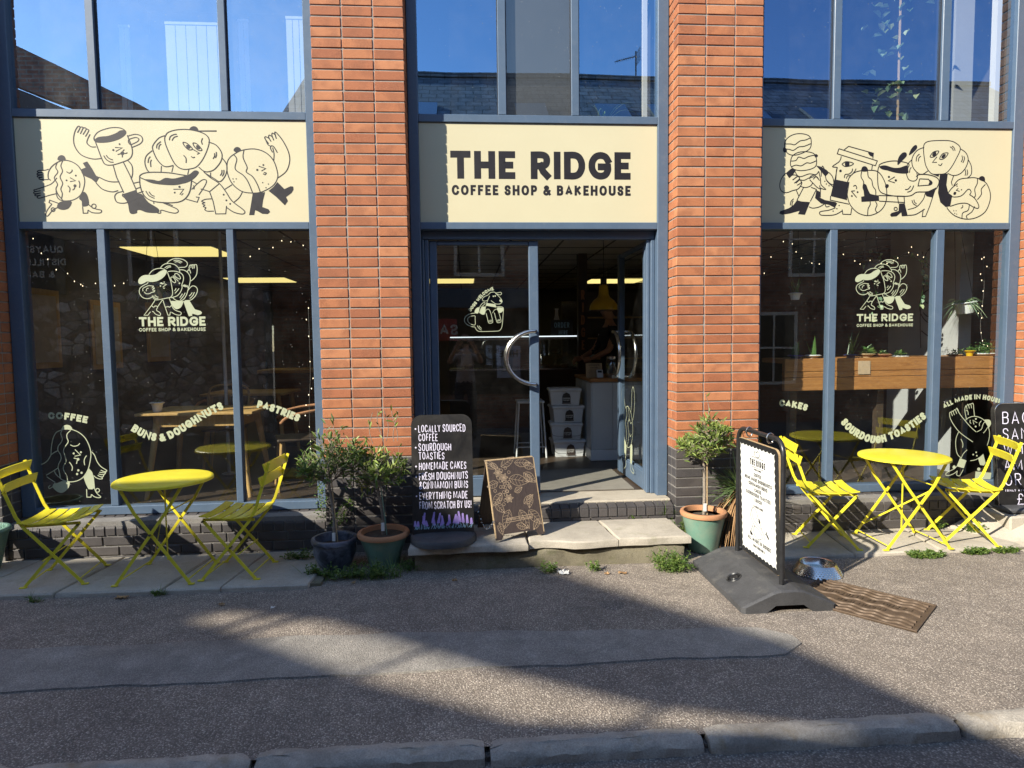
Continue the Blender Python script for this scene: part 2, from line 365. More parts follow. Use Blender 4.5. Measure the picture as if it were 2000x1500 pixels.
def asphalt_mat(name, cells, dark, bstr=.9, scale=95, mossy=False):
    mt, t, b = nt(name); v = pos(t)
    vo = voro(t, v, scale); sep = t.nodes.new('ShaderNodeSeparateColor'); t.links.new(vo.outputs['Color'], sep.inputs[0])
    st = ramp(t, sep.outputs[0], [(i/(len(cells)-1)*.96, c) for i, c in enumerate(cells)])
    cc = mixc(t, ramp(t, vo.outputs['Distance'], [(.25, (0, 0, 0)), (.62, (1, 1, 1))]), st, dark)
    big = noise(t, v, 1.1, 6, .65); cc = mixc(t, 1., cc, ramp(t, big, [(.25, (.72, .70, .70)), (.75, (1.2, 1.17, 1.12))]), 'MULTIPLY')
    med = noise(t, v, 9, 5, .7); cc = mixc(t, 1., cc, ramp(t, med, [(.3, (.8,)*3), (.7, (1.15,)*3)]), 'MULTIPLY')
    gm = voro(t, v, 2.6); gms = mixc(t, 1., ramp(t, gm.outputs['Distance'], [(.030, (1, 1, 1)), (.045, (0, 0, 0))]), ramp(t, gm.outputs['Color'], [(.55, (0, 0, 0)), (.57, (.55,)*3)]), 'MULTIPLY'); cc = mixc(t, gms, cc, (.11, .10, .09))
    cc = mixc(t, ramp(t, noise(t, v, 2.3, 7, .75, 1.), [(.56, (0, 0, 0)), (.70, (.38,)*3)]), cc, tuple(x*.6 for x in dark))
    if mossy: cc = mixc(t, ramp(t, noise(t, v, 3.1, 6, .7), [(.5, (0, 0, 0)), (.66, (.55,)*3)]), cc, (.075, .07, .025))
    t.links.new(cc, b.inputs['Base Color']); b.inputs['Roughness'].default_value = .82; b.inputs['Specular IOR Level'].default_value = .35
    inv = N(t, 'ShaderNodeMath', operation='SUBTRACT'); inv.inputs[0].default_value = 1; t.links.new(vo.outputs['Distance'], inv.inputs[1])
    ad = N(t, 'ShaderNodeMath', operation='ADD'); t.links.new(inv.outputs[0], ad.inputs[0]); t.links.new(noise(t, v, 22, 4, .7), ad.inputs[1])
    bump(t, b, ad.outputs[0], bstr, .006)
    return mt
def stone_mat(name, a, bcol, spots, rough=.85, scale=3., bstr=.4, lichen=None):
    mt, t, b = nt(name); v = pos(t)
    cc = ramp(t, noise(t, v, scale, 8, .68, .4), [(.28, a), (.7, bcol)])
    cc = mixc(t, .3, cc, ramp(t, noise(t, v, 150, 3, .7), [(.35, spots), (.6, bcol)]))
    cc = mixc(t, ramp(t, noise(t, v, 1.7, 8, .75, .8), [(.5, (0, 0, 0)), (.68, (.5,)*3)]), cc, tuple(x*.55 for x in a))
    if lichen: cc = mixc(t, ramp(t, noise(t, v, 6, 7, .7), [(.55, (0, 0, 0)), (.7, (.7,)*3)]), cc, lichen)
    t.links.new(cc, b.inputs['Base Color']); b.inputs['Roughness'].default_value = rough
    ad = N(t, 'ShaderNodeMath', operation='ADD'); t.links.new(noise(t, v, 14, 6, .7), ad.inputs[0]); t.links.new(noise(t, v, 120, 3, .7), ad.inputs[1]); bump(t, b, ad.outputs[0], bstr, .006)
    return mt
def wood_mat(name, a, bcol, sc3=(1.5, 14, 14), rough=.6, bstr=.15):
    mt, t, b = nt(name); v = pos(t, sc3); n = noise(t, v, 3.5, 6, .6, 1.2)
    cc = mixc(t, .35, ramp(t, n, [(.3, a), (.68, bcol)]), ramp(t, noise(t, pos(t, tuple(x*4 for x in sc3)), 6, 3), [(.3, tuple(x*.5 for x in a)), (.7, bcol)]))
    t.links.new(cc, b.inputs['Base Color']); b.inputs['Roughness'].default_value = rough; bump(t, b, n, bstr, .003); return mt
def leaf_mat(name, stops, rough=.5, trans=.25):
    mt, t, b = nt(name); g = t.nodes.new('ShaderNodeNewGeometry')
    cc = ramp(t, g.outputs['Random Per Island'], stops); t.links.new(cc, b.inputs['Base Color']); b.inputs['Roughness'].default_value = rough
    o = t.nodes['Material Output']; tl = t.nodes.new('ShaderNodeBsdfTranslucent'); t.links.new(mixc(t, 1., cc, (1.4, 1.5, .6), 'MULTIPLY'), tl.inputs[0])
    mx = t.nodes.new('ShaderNodeMixShader'); mx.inputs[0].default_value = trans; t.links.new(b.outputs[0], mx.inputs[1]); t.links.new(tl.outputs[0], mx.inputs[2]); t.links.new(mx.outputs[0], o.inputs[0])
    return mt
M = {}
M['brick'] = brick_mat('red_brick', [(0, (.225, .060, .026)), (.3, (.315, .098, .038)), (.7, (.39, .140, .055)), (1, (.47, .195, .088))], (.80, .55, .36))
M['plinth'] = brick_mat('blue_brick', [(0, (.050, .047, .050)), (.5, (.066, .060, .060)), (1, (.085, .075, .070))], (.22, .20, .18), .5, .3)
M['mortar'] = stone_mat('mortar', (.24, .22, .195), (.34, .315, .28), (.14, .13, .12), .95, 9, .5)
M['mortar_dark'] = stone_mat('grey_mortar', (.16, .15, .14), (.25, .235, .215), (.08, .08, .08), .95, 9, .5)
M['frame'] = pm('blue_grey_paint', (.080, .120, .178), .42, .05, 6, 90, .05, .05, .001, dirt=((.24, .25, .25), .12, 22))
M['frame_in'] = pm('dark_gasket', (.02, .022, .03), .6)
M['cream'] = pm('cream_sign', (.555, .505, .335), .45, .02, 2, 60, .01, 0)
M['ink'] = pm('sign_ink', (.012, .010, .012), .5, .05, 20, 200, .02, 0)
M['vinyl'] = pm('pale_green_vinyl', (.41, .445, .30), .5, .03, 8, 90, .03, 0)
M['yellow'] = pm('yellow_paint', (.74, .64, .035), .38, .05, 5, 160, .05, .04, .0006, coat=.15, dirt=((.45, .34, .06), .25, 22))
M['rivet'] = pm('dark_rivet', (.12, .11, .08), .4, metal=.7)
M['asphalt'] = asphalt_mat('worn_asphalt', [(.225, .194, .165), (.275, .238, .202), (.33, .287, .24), (.41, .358, .298), (.62, .56, .475)], (.165, .142, .12), .6, 135)
M['asphalt2'] = asphalt_mat('patched_asphalt', [(.265, .253, .23), (.31, .295, .268), (.355, .338, .306), (.43, .41, .37)], (.21, .2, .182), .5, 160)
M['road'] = asphalt_mat('road_asphalt', [(.17, .155, .14), (.22, .20, .18), (.27, .245, .215), (.42, .385, .34)], (.12, .108, .098), .8, 110)
M['slab'] = stone_mat('paving_stone', (.31, .275, .22), (.52, .465, .375), (.2, .18, .15), .9, 3, .35, (.27, .25, .17))
M['kerb'] = stone_mat('kerb_granite', (.24, .215, .18), (.50, .45, .375), (.11, .10, .088), .88, 9, .8, (.22, .165, .09))
M['concrete'] = stone_mat('mossy_concrete', (.12, .105, .07), (.25, .22, .15), (.06, .055, .04), .95, 4, .8, (.10, .105, .04))
M['sillstone'] = stone_mat('threshold_wood', (.30, .26, .20), (.48, .43, .34), (.2, .17, .13), .8, 6, .3)
M['glass'] = glass_mat('window_glass', .125, grime=.006)
M['glass_up'] = glass_mat('upper_glass', .40, gcol=(.40, .68, 1))
M['glass_up0'] = glass_mat('dusty_upper_glass', .52, gcol=(.64, .82, 1), grime=.04)
M['glass_up2'] = glass_mat('clean_upper_glass', .32, gcol=(.36, .60, 1))
M['steel'] = pm('polished_steel', (.60, .58, .54), .24, .03, 30, 200, .02, .01, metal=1)
M['castiron'] = pm('cast_iron', (.115, .078, .05), .62, .25, 14, 160, .25, .2, .002, metal=.35)
M['rubber'] = stone_mat('black_rubber', (.035, .035, .037), (.075, .075, .078), (.02, .02, .02), .62, 5, .25, (.12, .115, .105))
M['blackboard'] = pm('blackboard', (.012, .0115, .0115), .42, .4, 3, 90, .2, .03, dirt=((.055, .05, .043), .5, 5))
M['chalk'] = pm('chalk_pen', (.70, .66, .80), .7, .06, 40, 300, .1, 0)
M['lav1'] = pm('lavender_paint', (.36, .24, .60), .7, .2, 60, 300, .1, 0)
M['lav2'] = pm('stem_paint', (.25, .40, .50), .7, .2, 60, 300, .1, 0)
M['white'] = pm('white_board', (.70, .70, .655), .5, .02, 3, 80, .01, 0)
M['whiteplastic'] = pm('white_plastic', (.66, .68, .68), .4, .03, 6, 80, .02, 0)
M['black'] = pm('black_metal', (.018, .018, .019), .35, .2, 20, 200, .1, .03)
M['burnt'] = wood_mat('stained_ply', (.040, .027, .022), (.078, .054, .045), (14, 3, 3), .6)
M['etch'] = pm('engraved_line', (.46, .34, .22), .8, .1, 30)
M['ply'] = wood_mat('ply_edge', (.34, .23, .12), (.55, .40, .22), (8, 8, 2))
M['terracotta'] = pm('terracotta', (.42, .20, .095), .85, .15, 8, 120, .15, .2)
M['teal'] = pm('green_glaze', (.135, .245, .185), .38, .12, 7, 80, .1, .05, coat=.2, dirt=((.30, .28, .2), .4, 9))
M['navyglaze'] = pm('worn_blue_glaze', (.022, .028, .042), .4, .2, 7, 90, .1, .06, dirt=((.30, .34, .42), .55, 9))
M['soil'] = stone_mat('soil', (.03, .022, .015), (.08, .06, .04), (.015, .012, .01), 1, 30, 1)
M['bark'] = stone_mat('olive_bark', (.17, .135, .10), (.34, .29, .23), (.1, .08, .06), .9, 30, .6)
M['olive'] = leaf_mat('olive_leaf', [(0, (0.080, 0.123, 0.032)), (.4, (0.145, 0.210, 0.051)), (.75, (0.246, 0.319, 0.072)), (1, (0.362, 0.406, 0.145))])
M['olive2'] = leaf_mat('olive_leaf_dark', [(0, (0.068, 0.119, 0.037)), (.5, (0.128, 0.204, 0.060)), (.85, (0.238, 0.323, 0.102)), (1, (0.374, 0.425, 0.170))])
M['palm'] = leaf_mat('palm_leaf', [(0, (.05, .09, .035)), (.6, (.10, .16, .06)), (1, (.20, .24, .09))])
M['deadleaf'] = leaf_mat('dead_leaf', [(0, (.17, .09, .035)), (.5, (.30, .17, .075)), (1, (.42, .27, .13))], .8, .1)
M['weed'] = leaf_mat('weed_leaf', [(0, (.05, .10, .02)), (.5, (.11, .19, .035)), (1, (.22, .28, .07))])
M['houseplant'] = leaf_mat('house_plant', [(0, (.035, .10, .025)), (.5, (.08, .20, .05)), (1, (.25, .36, .12))], .4)
M['paleleaf'] = leaf_mat('pale_leaf', [(0, (.14, .26, .16)), (.5, (.30, .45, .28)), (1, (.55, .62, .35))], .5)
M['shelfwood'] = wood_mat('stained_pine', (.26, .105, .03), (.50, .24, .075), (1.2, 12, 12), .5)
M['tablewood'] = wood_mat('table_beech', (.42, .24, .075), (.62, .40, .15), (12, 12, 1.2), .5)
M['darkwood'] = wood_mat('dark_floor', (.035, .024, .016), (.085, .06, .04), (1, 9, 9), .45)
M['mat'] = pm('entrance_mat', (.20, .185, .155), .95, .2, 9, 300, .4, .4, .003)
M['wallin'] = pm('interior_wall', (.085, .078, .075), .9, .2, 2, 60, .1, .05)
M['wallgrey'] = pm('grey_plaster', (.40, .41, .41), .9, .05, 3, 60, .05, .05)
M['ceil'] = pm('ceiling_tile', (.70, .66, .60), .95, .04, 3, 200, .1, .2)
M['ceilbar'] = pm('ceiling_grid', (.16, .15, .14), .8)
M['lampyellow'] = pm('lamp_yellow', (.62, .40, .015), .35, .06, 6, coat=.3)
M['lightpanel'] = pm('lit_panel', (.8, .75, .5), .6, em=((1, .80, .28), .55))
M['bulb'] = pm('fairy_bulb', (.9, .85, .7), .4, em=((1, .8, .5), 1.6))
M['ledstrip'] = pm('case_light', (.9, .9, .9), .4, em=((.85, .95, 1), .6))
M['blind'] = pm('blind_fabric', (.82, .81, .78), .9, .03, 2, 300, .03, .03)
M['greypanel'] = pm('grey_panel', (.055, .056, .06), .5, .04, 3)
M['paper'] = pm('paper', (.72, .70, .64), .8, .03, 6)
M['counter'] = pm('painted_boards', (.52, .55, .55), .6, .05, 3, 60, .04, .03)
M['skin'] = pm('skin', (.46, .26, .18), .55, .06, 12)
M['hair'] = pm('hair', (.05, .03, .02), .6, .2, 60)
M['clothdark'] = pm('dark_cloth', (.03, .032, .04), .9, .2, 12, 300, .2, .1)
M['clothpale'] = pm('pale_cloth', (.42, .36, .34), .9, .1, 12, 300, .2, .1)
M['redprint'] = pm('red_print', (.42, .05, .05), .6, .05)
M['blueprint'] = pm('blue_white_notice', (.45, .52, .68), .7, .05)
M['slate'] = pm('slate', (.045, .045, .05), .7, .3, 5, 60, .3, .2, rand=.25)
M['oldbrick'] = None
# ================================================================ ground
def wall_tex(name, a, b, mortar, sx, sz, rowh, off=.5, bstr=.6):
    """coursed masonry too far away to pick apart (seen only mirrored in the glass)"""
    mt, t, p = nt(name); v = pos(t); mp = t.nodes.new('ShaderNodeSeparateXYZ'); t.links.new(v, mp.inputs[0]); cb = t.nodes.new('ShaderNodeCombineXYZ')
    t.links.new(mp.outputs[0], cb.inputs[0]); t.links.new(mp.outputs[2], cb.inputs[1])
    br = t.nodes.new('ShaderNodeTexBrick'); t.links.new(cb.outputs[0], br.inputs[0]); br.inputs['Scale'].default_value = 1; br.offset = off
    for k, c in (('Color1', a), ('Color2', b), ('Mortar', mortar)): br.inputs[k].default_value = (*c, 1)
    br.inputs['Mortar Size'].default_value = .012; br.inputs['Brick Width'].default_value = sx; br.inputs['Row Height'].default_value = rowh; br.inputs['Bias'].default_value = .1
    cc = mixc(t, 1., br.outputs[0], ramp(t, noise(t, v, 5, 6, .7), [(.3, (.55,)*3), (.7, (1.35,)*3)]), 'MULTIPLY')
    t.links.new(cc, p.inputs['Base Color']); p.inputs['Roughness'].default_value = .9; bump(t, p, br.outputs[1], -bstr, .01); return mt
M['oldbrick'] = wall_tex('old_brick', (.24, .10, .06), (.34, .17, .11), (.26, .22, .18), .225, 0, .075)
def rubble_mat():
    mt, t, p = nt('rubble_stone'); v = pos(t, (1, 1, 1.5)); vo = voro(t, v, 4.2); sep = t.nodes.new('ShaderNodeSeparateColor'); t.links.new(vo.outputs['Color'], sep.inputs[0])
    cc = ramp(t, sep.outputs[0], [(0, (.22, .17, .14)), (.4, (.38, .30, .26)), (.7, (.48, .41, .37)), (1, (.78, .73, .69))])
    ve = voro(t, v, 4.2, 'DISTANCE_TO_EDGE'); cc = mixc(t, ramp(t, ve.outputs['Distance'], [(.03, (1, 1, 1)), (.10, (0, 0, 0))]), cc, (.24, .20, .17))
    cc = mixc(t, 1., cc, ramp(t, noise(t, v, 9, 6, .7), [(.3, (.6,)*3), (.7, (1.3,)*3)]), 'MULTIPLY')
    t.links.new(cc, p.inputs['Base Color']); p.inputs['Roughness'].default_value = .95; bump(t, p, ve.outputs['Distance'], .8, .03); return mt
M['rubble'] = rubble_mat()
M['slate'] = wall_tex('slate_roof', (.15, .15, .16), (.22, .215, .225), (.06, .06, .065), .34, 0, .17, .5, .9)
M['iron_sheet'] = pm('weathered_render', (.19, .17, .16), .85, .3, 1.3, 60, .15, .15, dirt=((.08, .075, .075), .7, 1.5))

def sheet(name, x0, x1, y0, y1, z, mat, nx=1, ny=1, wob=0, kind='structure', parent=None, edge=0):
    mb = MB(); vs = []; fs = []
    for j in range(ny+1):
        for i in range(nx+1):
            x = x0+(x1-x0)*i/nx; y = y0+(y1-y0)*j/ny
            zz = z+wob*(math.sin(x*1.9+y*.7)+math.sin(y*2.7-x*.6)+.5*math.sin(x*5.1)*math.sin(y*4.3))
            if edge and j in (0, ny): y += edge*(math.sin(x*3.7)+.6*math.sin(x*9.1+1)+.4*math.sin(x*23))
            vs.append((x, y, zz))
    fs = [(j*(nx+1)+i, j*(nx+1)+i+1, (j+1)*(nx+1)+i+1, (j+1)*(nx+1)+i) for j in range(ny) for i in range(nx)]
    mb.add(vs, fs); o = mb.build(name, mat, parent, True); o.modifiers.clear()
    return tag(o, kind=kind) if kind else o
GZ = -.03                                   # pavement level (door-side paving stones are at 0)
sheet('ground', -150, 150, -150, 60, -.22, M['road'])
sheet('road', -40, 40, -6.7, -2.42, -.078, M['road'], 160, 20, .003)
sheet('pavement', -30, 30, -2.44, .25, GZ, M['asphalt'], 240, 24, .0022)
# resurfaced trench strip, a few millimetres proud with a ragged edge
def strip():
    mb = MB(); vs = []; n = 120
    for i in range(n+1):
        x = -14+16.8*i/n; y0 = -1.852+.008*math.sin(x*7)+.006*math.sin(x*19); y1 = -1.37-.05*max(0, x)+.012*math.sin(x*2.3)+.01*math.sin(x*11)
        if i == n: y0 += .1; y1 -= .1
        g = lambda x, y: GZ+.0022*(math.sin(x*1.9+y*.7)+math.sin(y*2.7-x*.6)+.5*math.sin(x*5.1)*math.sin(y*4.3))
        vs += [(x, y0, GZ-.02), (x, y0+.004, g(x, y0)+.009), (x, (y0+y1)/2, g(x, (y0+y1)/2)+.008), (x, y1-.03, g(x, y1)+.005), (x, y1, GZ-.02)]
    fs = [(5*i+k, 5*i+5+k, 5*i+6+k, 5*i+1+k) for i in range(n) for k in range(4)]
    mb.add(vs, fs); tag(mb.build('pavement_patch', M['asphalt2'], None, True), kind='structure')
strip()
# small round filled hole in the pavement
mb = MB(); mb.lathe([(.001, .006), (.05, .006), (.075, .003), (.10, -.01)], 18, (1.93, -1.16, GZ), .08); tag(mb.build('pavement_patch', M['road']), kind='structure')
# kerb of separate granite stones
kerb = MB(); kerb.box(-20, 20, -2.46, -2.41, -.2, -.06); kerb = kerb.build('kerb', M['road']); tag(kerb, kind='structure')
ke = [-6.0, -5.1, -4.2, -3.35, -2.45, -1.55, -.64, .24, 1.137, 2.01, 3.085, 3.95, 4.85, 5.7, 6.6]
def rough_block(x0, x1, y0, y1, z0, z1, seed, amp=.008, nx=10, ch=.02, yb=None):
    rnd = random.Random(seed); prof = [(y0, z0), (y0-.0, z0+(z1-z0)*.5), (y0+ch*.25, z1-ch), (y0+ch, z1-ch*.2), (y0+ch*2.2, z1), ((y0+y1)/2, z1+.003), (y1-ch, z1), (y1, z1-ch*.6), (y1, z0)]
    vs = []; fs = []; n = len(prof)
    for i in range(nx+1):
        u = i/nx; x = x0+(x1-x0)*u; en = ch*.5 if i in (0, nx) else 0
        for k, (y, z) in enumerate(prof):
            a = amp if 0 < k < n-1 else amp*.3
            vs.append((x+rnd.uniform(-a, a)*.3, y+rnd.uniform(-a, a)+(en if k < 4 else 0), z-(en if 2 <= k <= 7 else 0)+rnd.uniform(-a, a)*.6))
    for i in range(nx):
        for k in range(n-1): fs.append((i*n+k, i*n+k+1, (i+1)*n+k+1, (i+1)*n+k))
    fs += [tuple(range(n)), tuple(nx*n+k for k in range(n))[::-1]]
    return MB().add(vs, fs)
for i in range(len(ke)-1):
    rough_block(ke[i]+.012, ke[i+1]-.012, -2.505, -2.385, -.19, -.017+random.uniform(-.006, .006), i, .006, 18, .024).build('kerb_stone', M['kerb'], kerb, True)
# paving stones under the tables and at the door
pav = MB().box(-4.2, .10, -.66, .1, -.10, -.012).build('paving', M['concrete']); tag(pav, kind='structure')
def slab(name, poly, z0, z1, mat, parent, seed, amp=.004, jag=.0):
    """paving stone: irregular outline, worn top edge"""
    rnd = random.Random(seed); P = []
    n = len(poly)
    for i in range(n):
        a = Vector(poly[i]); b = Vector(poly[(i+1) % n]); k = max(2, int((b-a).length/.09))
        for j in range(k):
            p = a.lerp(b, j/k); jj = jag if (i == 0) else 0
            P.append((p.x+rnd.uniform(-amp, amp), p.y+rnd.uniform(-amp, amp)+jj*math.sin(p.x*11+seed)*.5+jj*rnd.uniform(-.5, .5)))
    c = Vector((sum(p[0] for p in P)/len(P), sum(p[1] for p in P)/len(P))); m = len(P); mb = MB()
    ins = lambda p, d: (p[0]+(c.x-p[0])*d/max(.05, (Vector(p)-c).length), p[1]+(c.y-p[1])*d/max(.05, (Vector(p)-c).length))
    rings = [[(*p, z0) for p in P], [(*p, z1-.012) for p in P], [(*ins(p, .010), z1-.002+rnd.uniform(-.001, .001)) for p in P], [(*ins(p, .05), z1+rnd.uniform(-.0015, .0015)) for p in P]]
    vs = sum(rings, []); fs = [(r*m+i, r*m+(i+1) % m, (r+1)*m+(i+1) % m, (r+1)*m+i) for r in range(3) for i in range(m)]
    vs.append((c.x, c.y, z1)); fs += [(3*m+i, 3*m+(i+1) % m, 4*m) for i in range(m)]
    return mb.add(vs, fs).build(name, mat, parent, True)
xs = [-4.2, -3.5, -2.72, -2.06, -1.47, -.81, -.44, .12]
for i in range(len(xs)-1):
    a, b = xs[i]+.006, xs[i+1]-.006; sk = .09
    slab('paving_stone', [(a-sk, -.675-.004*i), (b-sk, -.675-.004*(i+1)), (b, .0), (a, .0)], -.09, .001*random.uniform(-3, 3), M['slab'], pav, 30+i)
pav2 = MB().box(3.15, 6.6, -.50, .1, -.10, -.012).build('paving', M['concrete']); tag(pav2, kind='structure')
for i, (a, b, c2, d) in enumerate([(3.12, 3.86, 3.18, 3.95), (3.87, 4.52, 3.96, 4.62), (4.53, 5.2, 4.63, 5.25)]):
    slab('paving_stone', [(a, -.53+.01*i), (b, -.52+.02*i), (d, .04), (c2, .04)], -.09, .002*i, M['slab'], pav2, 50+i)
# sloping concrete to the neighbour's raised step at the right
mb = MB(); n = 14; vs = []
for j in range(9):
    for i in range(n+1):
        x = 4.95+(7.2-4.95)*i/n; y = -.95+.95*j/8; h = min(1, max(0, (x-5.0+(.6*(y+.3)))/.55)); h = h*h*(3-2*h); k = min(1, (y+.95)/.4); k = k*k*(3-2*k)
        vs.append((x, y, GZ-.01+.21*h*k+.012*math.sin(x*17+y*5)*h*k*.4))
mb.add(vs, [(j*(n+1)+i, j*(n+1)+i+1, (j+1)*(n+1)+i+1, (j+1)*(n+1)+i) for j in range(8) for i in range(n)])
tag(mb.build('ramp', M['slab'], None, True), kind='structure')
mb = MB(); mb.box(5.25, 8, -.30, .0, -.05, .165, .012); tag(mb.build('side_step', M['slab']), kind='structure')

# ================================================================ the cafe building
bld = thing('cafe_building', 'orange brick cafe building with blue grey window frames and a recessed double door', 'building')
BX = [(-2.985, -2.32), (0, .665), (2.709, 3.374), (5.694, 6.359)]         # brick piers
ZR = .70; NC = 50                                                        # red brick starts here, courses
def brick_var(seed, L=.215, D=.1025, H=.065):
    rnd = random.Random(seed); vs, fs = chbox(0, L, 0, D, 0, H, .0035)
    vs = [(x+rnd.uniform(-.0012, .0012), y+rnd.uniform(-.0015, .001), z+rnd.uniform(-.0012, .0012)) for x, y, z in vs]
    return MB().add(vs, fs)
bv = [brick_var(i).mesh('brick', M['brick']) for i in range(5)]
pv = [brick_var(20+i).mesh('plinth_brick', M['plinth']) for i in range(4)]
NPL = 9
for pi, (x0, x1) in enumerate(BX):
    pier = MB().box(x0+.006, x1-.006, .006, .36, -.05, 6.2).build('pier', M['mortar'], bld)
    rnd = random.Random(pi)
    # plinth core in darker mortar just proud of the pale one
    MB().box(x0+.0045, x1-.0045, .0045, .35, -.05, ZR-.004).build('plinth_core', M['mortar_dark'], pier)
    rest = MB(); restp = MB(); main = pi in (1, 2)
    for i in range(NC):
        z = ZR+i*.075+.005
        for j in range(3):
            if main: link('brick', rnd.choice(bv), pier, (x0+j*.225+rnd.uniform(-.0015, .0015), rnd.uniform(-.0009, .0007), z+rnd.uniform(-.001, .001)))
            else: rest.box(x0+j*.225, x0+j*.225+.215, 0, .1025, z, z+.065, .003)
        for xa, xb, vis in ((x0, x0+.06, pi >= 2), (x1-.06, x1, pi <= 1)):
            if vis: rest.box(xa, xb, .1125, .215, z, z+.065, .003)
    for i in range(NPL):
        z = ZR-(i+1)*.075+.005
        for j in range(3):
            if main: link('plinth_brick', rnd.choice(pv), pier, (x0+j*.225, rnd.uniform(-.0015, .001), z))
            else: restp.box(x0+j*.225, x0+j*.225+.215, 0, .1025, z, z+.065, .003)
        for xa, xb, vis in ((x0, x0+.06, pi >= 2), (x1-.06, x1, pi <= 1)):
            if vis: restp.box(xa, xb, .1125, .215, z, z+.065, .003)
    tag(rest.build('brick_return', M['brick'], pier), kind='stuff'); tag(restp.build('plinth_return', M['plinth'], pier), kind='stuff')
# upper wall above the view
MB().box(-6, 9.5, .02, .4, 6.2, 7.4).build('parapet', M['oldbrick'], bld)
for a, b in ((-9, -2.985), (6.359, 12)):
    MB().box(a, b, .01, .4, -.05, 7.4).build('side_wall', M['oldbrick'], bld)
# frames: thing > window > frame member, pane
FY, FB = .20, .275
Z0, Z1, Z2, Z3, Z4, Z5, ZT = .27, .335, 2.44, 2.495, 3.255, 3.315, 6.15
def bar_(parent, x0, x1, z0, z1, y0=FY, y1=FB, name='frame_bar', ch=.004): return MB().box(x0, x1, y0, y1, z0, z1, ch).build(name, M['frame'], parent)
def pane_(parent, x0, x1, z0, z1, y, mat, seed):
    rnd = random.Random(seed); tx = rnd.uniform(-.0012, .0012); tz = rnd.uniform(-.001, .001); nx, nz = 6, 8; vs = []
    for k, yy in ((0, y), (1, y+.014)):
        for j in range(nz+1):
            for i in range(nx+1):
                x = x0+(x1-x0)*i/nx; z = z0+(z1-z0)*j/nz; u = (i/nx-.5); w = (j/nz-.5); vs.append((x, yy+tx*u+tz*w, z))
    n = (nx+1)*(nz+1); fs = [(j*(nx+1)+i, j*(nx+1)+i+1, (j+1)*(nx+1)+i+1, (j+1)*(nx+1)+i) for j in range(nz) for i in range(nx)]
    return MB().add(vs[:n], fs).build('pane', mat, parent, True)
MULL = {0: (-2.32, 0, [(-1.665, -1.607), (-.722, -.668)]), 1: (.665, 2.709, [(1.363, 1.426), (1.935, 1.995)]), 2: (3.374, 5.694, [(4.055, 4.118), (4.965, 5.035)])}
JW = {0: (.105, .10), 1: (.08, .09), 2: (.10, .095)}
for bay, (a, b, mul) in MULL.items():
    win = MB().box(a+.006, b-.006, FB, FB+.02, Z2, Z3, 0).build('window_bay', M['frame_in'], bld)
    jl, jr = a+JW[bay][0], b-JW[bay][1]
    lo = Z0 if bay != 1 else .29
    bar_(win, a+.004, jl, lo, ZT, FY-.004, FB+.03); bar_(win, jr, b-.004, lo, ZT, FY-.004, FB+.03)
    bar_(win, jl, jr, Z2, Z3); bar_(win, jl, jr, Z4, Z5)
    for q in mul:
        bar_(win, *q, Z5, ZT, FY+.002)
        if bay != 1: bar_(win, *q, Z1, Z2, FY+.002)
    if bay != 1: bar_(win, jl, jr, Z0, Z1, FY-.012)
    xs_ = [jl]+[x for q in mul for x in q]+[jr]
    for k in range(3):
        pane_(win, xs_[2*k], xs_[2*k+1], Z5, ZT, FY+.035, M['glass'] if (bay, k) == (1, 1) else M[('glass_up0', 'glass_up', 'glass_up2')[bay]], bay*10+k)
        if bay != 1: pane_(win, xs_[2*k], xs_[2*k+1], Z1, Z2, FY+.035, M['glass'], bay*10+5+k)
    # dark gasket lines beside the mullions
    for q in mul:
        MB().box(q[0]-.006, q[0], FY+.025, FB, Z5, ZT).build('gasket', M['frame_in'], win); MB().box(q[1], q[1]+.006, FY+.025, FB, Z5, ZT).build('gasket', M['frame_in'], win)
# plinth walls under the windows, cant bricks on top
rnd = random.Random(5)
cant = MB(); prof = [(.20, .268), (.06, .235), (.035, .222), (.03, .205), (.03, .155), (.20, .155)]
vs = [(0, y, z) for y, z in prof]+[(.065, y, z) for y, z in prof]; npf = len(prof)
cant.add(vs, [tuple(range(npf))[::-1], tuple(npf+i for i in range(npf))]+[(i, (i+1) % npf, (i+1) % npf+npf, i+npf) for i in range(npf)]); cme = cant.mesh('cant_brick', M['plinth'])
for a, b in ((-2.32, 0), (3.374, 5.694)):
    w = MB().box(a+.004, b-.004, .038, .34, -.05, .258).build('dwarf_wall', M['mortar_dark'], bld)
    n = int((b-a)/.075)
    for i in range(n): link('cant_brick', cme, w, (a+.006+i*(b-a-.01)/n, rnd.uniform(-.002, .002), rnd.uniform(-.0015, .0015)))
    for r in range(3):
        z = .15-(r+1)*.075+.004; x = a+.005-(.11 if r % 2 else 0)
        while x < b-.02:
            xa, xb = max(a+.004, x), min(b-.004, x+.215)
            if xb-xa > .03: link('plinth_brick', rnd.choice(pv), w, (xa, .03+rnd.uniform(-.001, .001), z), scale=((xb-xa)/.215, 1, 1))
            x += .225
